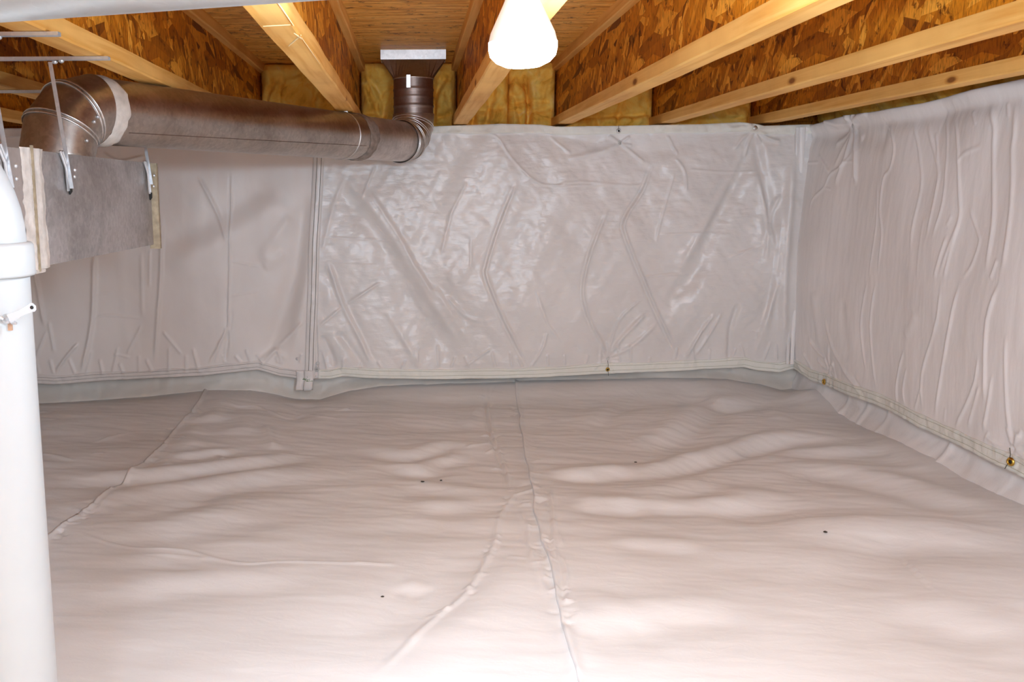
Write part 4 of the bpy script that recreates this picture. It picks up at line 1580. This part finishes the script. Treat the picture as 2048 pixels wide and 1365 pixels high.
# ---------------------------------------------------------------- hanger brackets
def hanger(yh, xr, xl, zb_low, label, clip_h, tipdark, lean=.0):
    x0 = XB + .012
    root = thing('duct_hanger', (x0, yh, ZT), label, 'bracket', 'zinc brackets carrying the trunk duct')
    mb = MB()
    # rail: a shallow channel screwed under the joists
    mb.box(((xr + xl) / 2, yh, ZJ - .0015), (xr - xl, .014, .0014))
    mb.box(((xr + xl) / 2, yh - .007, ZJ - .0045), (xr - xl, .0014, .007))
    mb.box(((xr + xl) / 2, yh + .007, ZJ - .0045), (xr - xl, .0014, .007))
    mb.build('rail', M_ZINC, root)
    z1, z0 = ZJ - .012, ZT - clip_h
    mb = MB()
    xt_ = x0 - .030
    for dx_, dy_, wx, wy in ((0, 0, .0016, .010), (.004, -.005, .008, .0016)):
        mb.rings([[(xq + dx_ + sx * wx / 2, yh + dy_ + sy * wy / 2, zq) for sx, sy in ((-1, -1), (1, -1), (1, 1), (-1, 1))] for xq, zq in ((xt_, z1), (x0, z0))], smooth=False)
    mb.build('drop_strap', M_ZINC, root)
    for s_, zz in ((-.006, ZT - .002), (.006, ZT - .002)):
        MB().tube([(XB + .006, yh - .016 + s_ - .012, ZT + .004), (XB + .008, yh - .004 + s_, ZT - .03), (XB + .008, yh + .002 + s_, ZT - .08), (XB + .008, yh + .004 + s_ * .6, zb_low)], .0032, 8).build('clip_rod', M_ZINC, root)
    MB().tube([(XB + .009, yh + .004, zb_low + .002), (XB + .009, yh + .005, zb_low - .012), (XB + .006, yh + .008, zb_low - .018)], [.005, .0045, .002], 8).build('rubber_tip', M_DARK if tipdark else M_ZINC, root)
    studs([((x0 + .010, yh + .0, ZT - .035), (1, 0, 0)), ((x0 + .004, yh + .013, zb_low + .02), (1, 0, 0))], root)
    # bolt and nut under the rail
    studs([((x0 - .018, yh, ZJ - .010), (0, 0, -1)), ((x0 - .004, yh, ZJ - .008), (0, 0, -1))], root, 'bolt', .006)
    return root
hanger(1.775, -.632, -1.16, .912, 'zinc hanger bracket at the left edge, nearest of the three on the trunk', .075, True)
hanger(2.085, -.640, -1.16, .921, 'zinc hanger bracket in the middle of the trunk face with a dark tip', .075, True)
hanger(2.725, -.715, -1.16, .905, 'zinc hanger bracket at the far end of the trunk, below the round duct', .06, True)

# ---------------------------------------------------------------- near pipes
pp = thing('metal_pipe', (-.6, .85, 1.12), 'blurred silver pipe crossing the top left corner of the picture', 'pipe')
pa, pbb = Vector((-1.6, 1.262, 1.117)), Vector((.02, .768, 1.117))
dd = (pbb - pa).normalized()
MB().tube([pa.lerp(pbb, i / 8) for i in range(9)], .062, 40).build('pipe_run', M_PIPE, pp)

pv = thing('vent_pipe', (-.548, 1.2, 0), 'white plastic pipe standing at the left edge with a small metal lever', 'pipe')
PXc, PYc, Rp = -.548, 1.20, .0605
MB().lathe([(Rp, -.01), (Rp, .3), (Rp, .6), (Rp, .80)], (PXc, PYc, 0), (0, 0, 1), 48, (False, False)).build('pipe_length', M_PVC, pv)
MB().lathe([(Rp, .800), (Rp + .006, .800), (Rp + .0072, .803), (Rp + .0072, .838), (Rp + .004, .842), (Rp - .001, .8425)], (PXc, PYc, 0), (0, 0, 1), 48, (False, False)).build('coupling', M_PVC, pv)
el = []
for i in range(15):
    t = math.pi / 2 * i / 14
    rr_ = .135
    el.append((PXc - rr_ * (1 - math.cos(t)), PYc, .842 + rr_ * math.sin(t)))
mb = MB()
el2 = [(PXc, PYc, .835)] + el + [(PXc - .6, PYc, el[-1][2])]
mb.tube(el2, Rp - .001, 40)
mb.build('elbow', M_PVC, pv)
# lever with wing nut on the front of the pipe
def fpt(px, py, y):
    return Vector(at(px, py, 1, y))
yl = PYc - Rp * .80
a_, b_ = fpt(18, 638, 1.146), fpt(71, 612, 1.138)
d_ = (b_ - a_)
w_ = Vector((0, 1, 0)).cross(d_).normalized()
mb = MB()
out2 = []
nn = 24
prof2 = []
for i in range(nn + 1):
    t = i / nn
    hw = .0058 - .0018 * math.sin(math.pi * min(1, t * 1.05))
    if t > .86:
        hw = .0058 * math.sqrt(max(0, 1 - ((t - .86) / .14) ** 2)) + 1e-5
    prof2.append((t, hw))
ringsf = [[a_ + d_ * t + w_ * hw + Vector((0, yy, 0)) for (hw, yy) in ((hw_, -.001), (hw_, .001), (-hw_, .001), (-hw_, -.001))] for t, hw_ in prof2]
mb.rings(ringsf, smooth=False)
lv = mb.build('lever', M_LEVER, pv)
MB().lathe([(.0022, 0), (.0022, .0006), (.0001, .0006)], b_ - d_ * .12 + Vector((0, -.0011, 0)), (0, -1, 0), 14, (False, False)).build('lever_hole', M_DARK, lv)
c_ = fpt(15, 638, 1.154)
mb = MB()
mb.tube([c_ + Vector((-.006, .030, .001)), c_ + Vector((0, -.006, 0)), c_ + Vector((.004, -.008, 0))], .0026, 10)
mb.build('pivot_bolt', M_ZINC, pv)
mb = MB()
mb.lathe([(.006, 0), (.0065, .002), (.0045, .005), (.003, .006)], c_, (0, -1, 0), 16)
for s_ in (1, -1):
    mb.tube([c_ + Vector((s_ * .003, -.004, 0)), c_ + Vector((s_ * .009, -.006, -s_ * .004)), c_ + Vector((s_ * .014, -.007, -s_ * .005))], [.0022, .0028, .0018], 8)
mb.build('wing_nut', M_ZINC, pv)
MB().box(c_ + Vector((.001, .004, -.010)), (.005, .003, .010)).build('stop_tab', M_RUST, pv)

# ---------------------------------------------------------------- bulb and holder
bx, by = .152, 1.335
bulb = thing('light_bulb', (bx, by, 1.10), 'lit white floodlight bulb hanging from the joists at the top centre', 'bulb')
ax_ = Vector((.02, 0, -1)).normalized()
p0 = Vector((bx - .002, by, 1.196))
MB().lathe([(.0165, -.002), (.017, .02), (.019, .028), (.026, .045), (.036, .066), (.0435, .082), (.0465, .094)], p0, ax_, 40, (True, False)).build('bulb_body', M_GLOW, bulb)
MB().lathe([(.0465, .094), (.0465, .103), (.0445, .112), (.037, .120), (.024, .126), (.0001, .128)], p0, ax_, 40, (False, False)).build('bulb_lens', M_LENS, bulb)
MB().lathe([(.0135, -.022), (.0138, -.002)], p0, ax_, 24).build('screw_base', M_ZINC, bulb)
hold = thing('lamp_holder', (bx, by, 1.3), 'white lamp holder above the bulb, on a box under the subfloor', 'lamp holder')
MB().lathe([(.021, 1.198), (.024, 1.24), (.030, 1.262), (.055, 1.275), (.057, 1.29), (.050, 1.295)], (bx - .004, by, 0), (0, 0, 1), 32).build('socket', M_SOCKET, hold)
MB().lathe([(.05, 1.295), (.05, 1.345), (.048, 1.348)], (bx - .004, by, 0), (0, 0, 1), 8).build('ceiling_box', M_ZINC, hold)
MB().box((bx - .004, by, 1.42), (.02, .02, .16)).build('box_stem', M_ZINC, hold)

# ---------------------------------------------------------------- crumbs on the sheets
rr = random.Random(5)
for (px, py, s_, lab) in ((845, 963, .006, 'larger dark crumb on the floor sheet left of the central lap'), (882, 959, .0045, 'small dark crumb just right of the larger one, left of the central lap'),
                          (1651, 1061, .006, 'lone dark crumb on the right hand ground sheet'), (765, 1193, .004, 'tiny crumb low on the middle ground sheet'),
                          (1271, 928, .005, 'brown sliver on the sheet near the foot of the back wall right of the lap')):
    q = at(px, py, 2, .004)
    z = float(zfloor(np.array([q[0]]), np.array([q[1]]))[0]) + .004
    q = at(px, py, 2, z)
    z = float(zfloor(np.array([q[0]]), np.array([q[1]]))[0])
    z += .008 if px > 1050 else .001
    bm = bmesh.new()
    bmesh.ops.create_icosphere(bm, subdivisions=2, radius=s_ * .75)
    for v_ in bm.verts:
        v_.co *= rr.uniform(.7, 1.15)
        v_.co.z *= .5
        v_.co.x *= 1.4
    me = bpy.data.meshes.new('crumb')
    bm.to_mesh(me)
    bm.free()
    me.materials.append(M_DIRT)
    o = bpy.data.objects.new('crumb', me)
    COL.objects.link(o)
    o.location = (q[0], q[1], z + s_ * .3)
    tag(o, lab, 'debris', 'dark crumbs on the ground sheets')
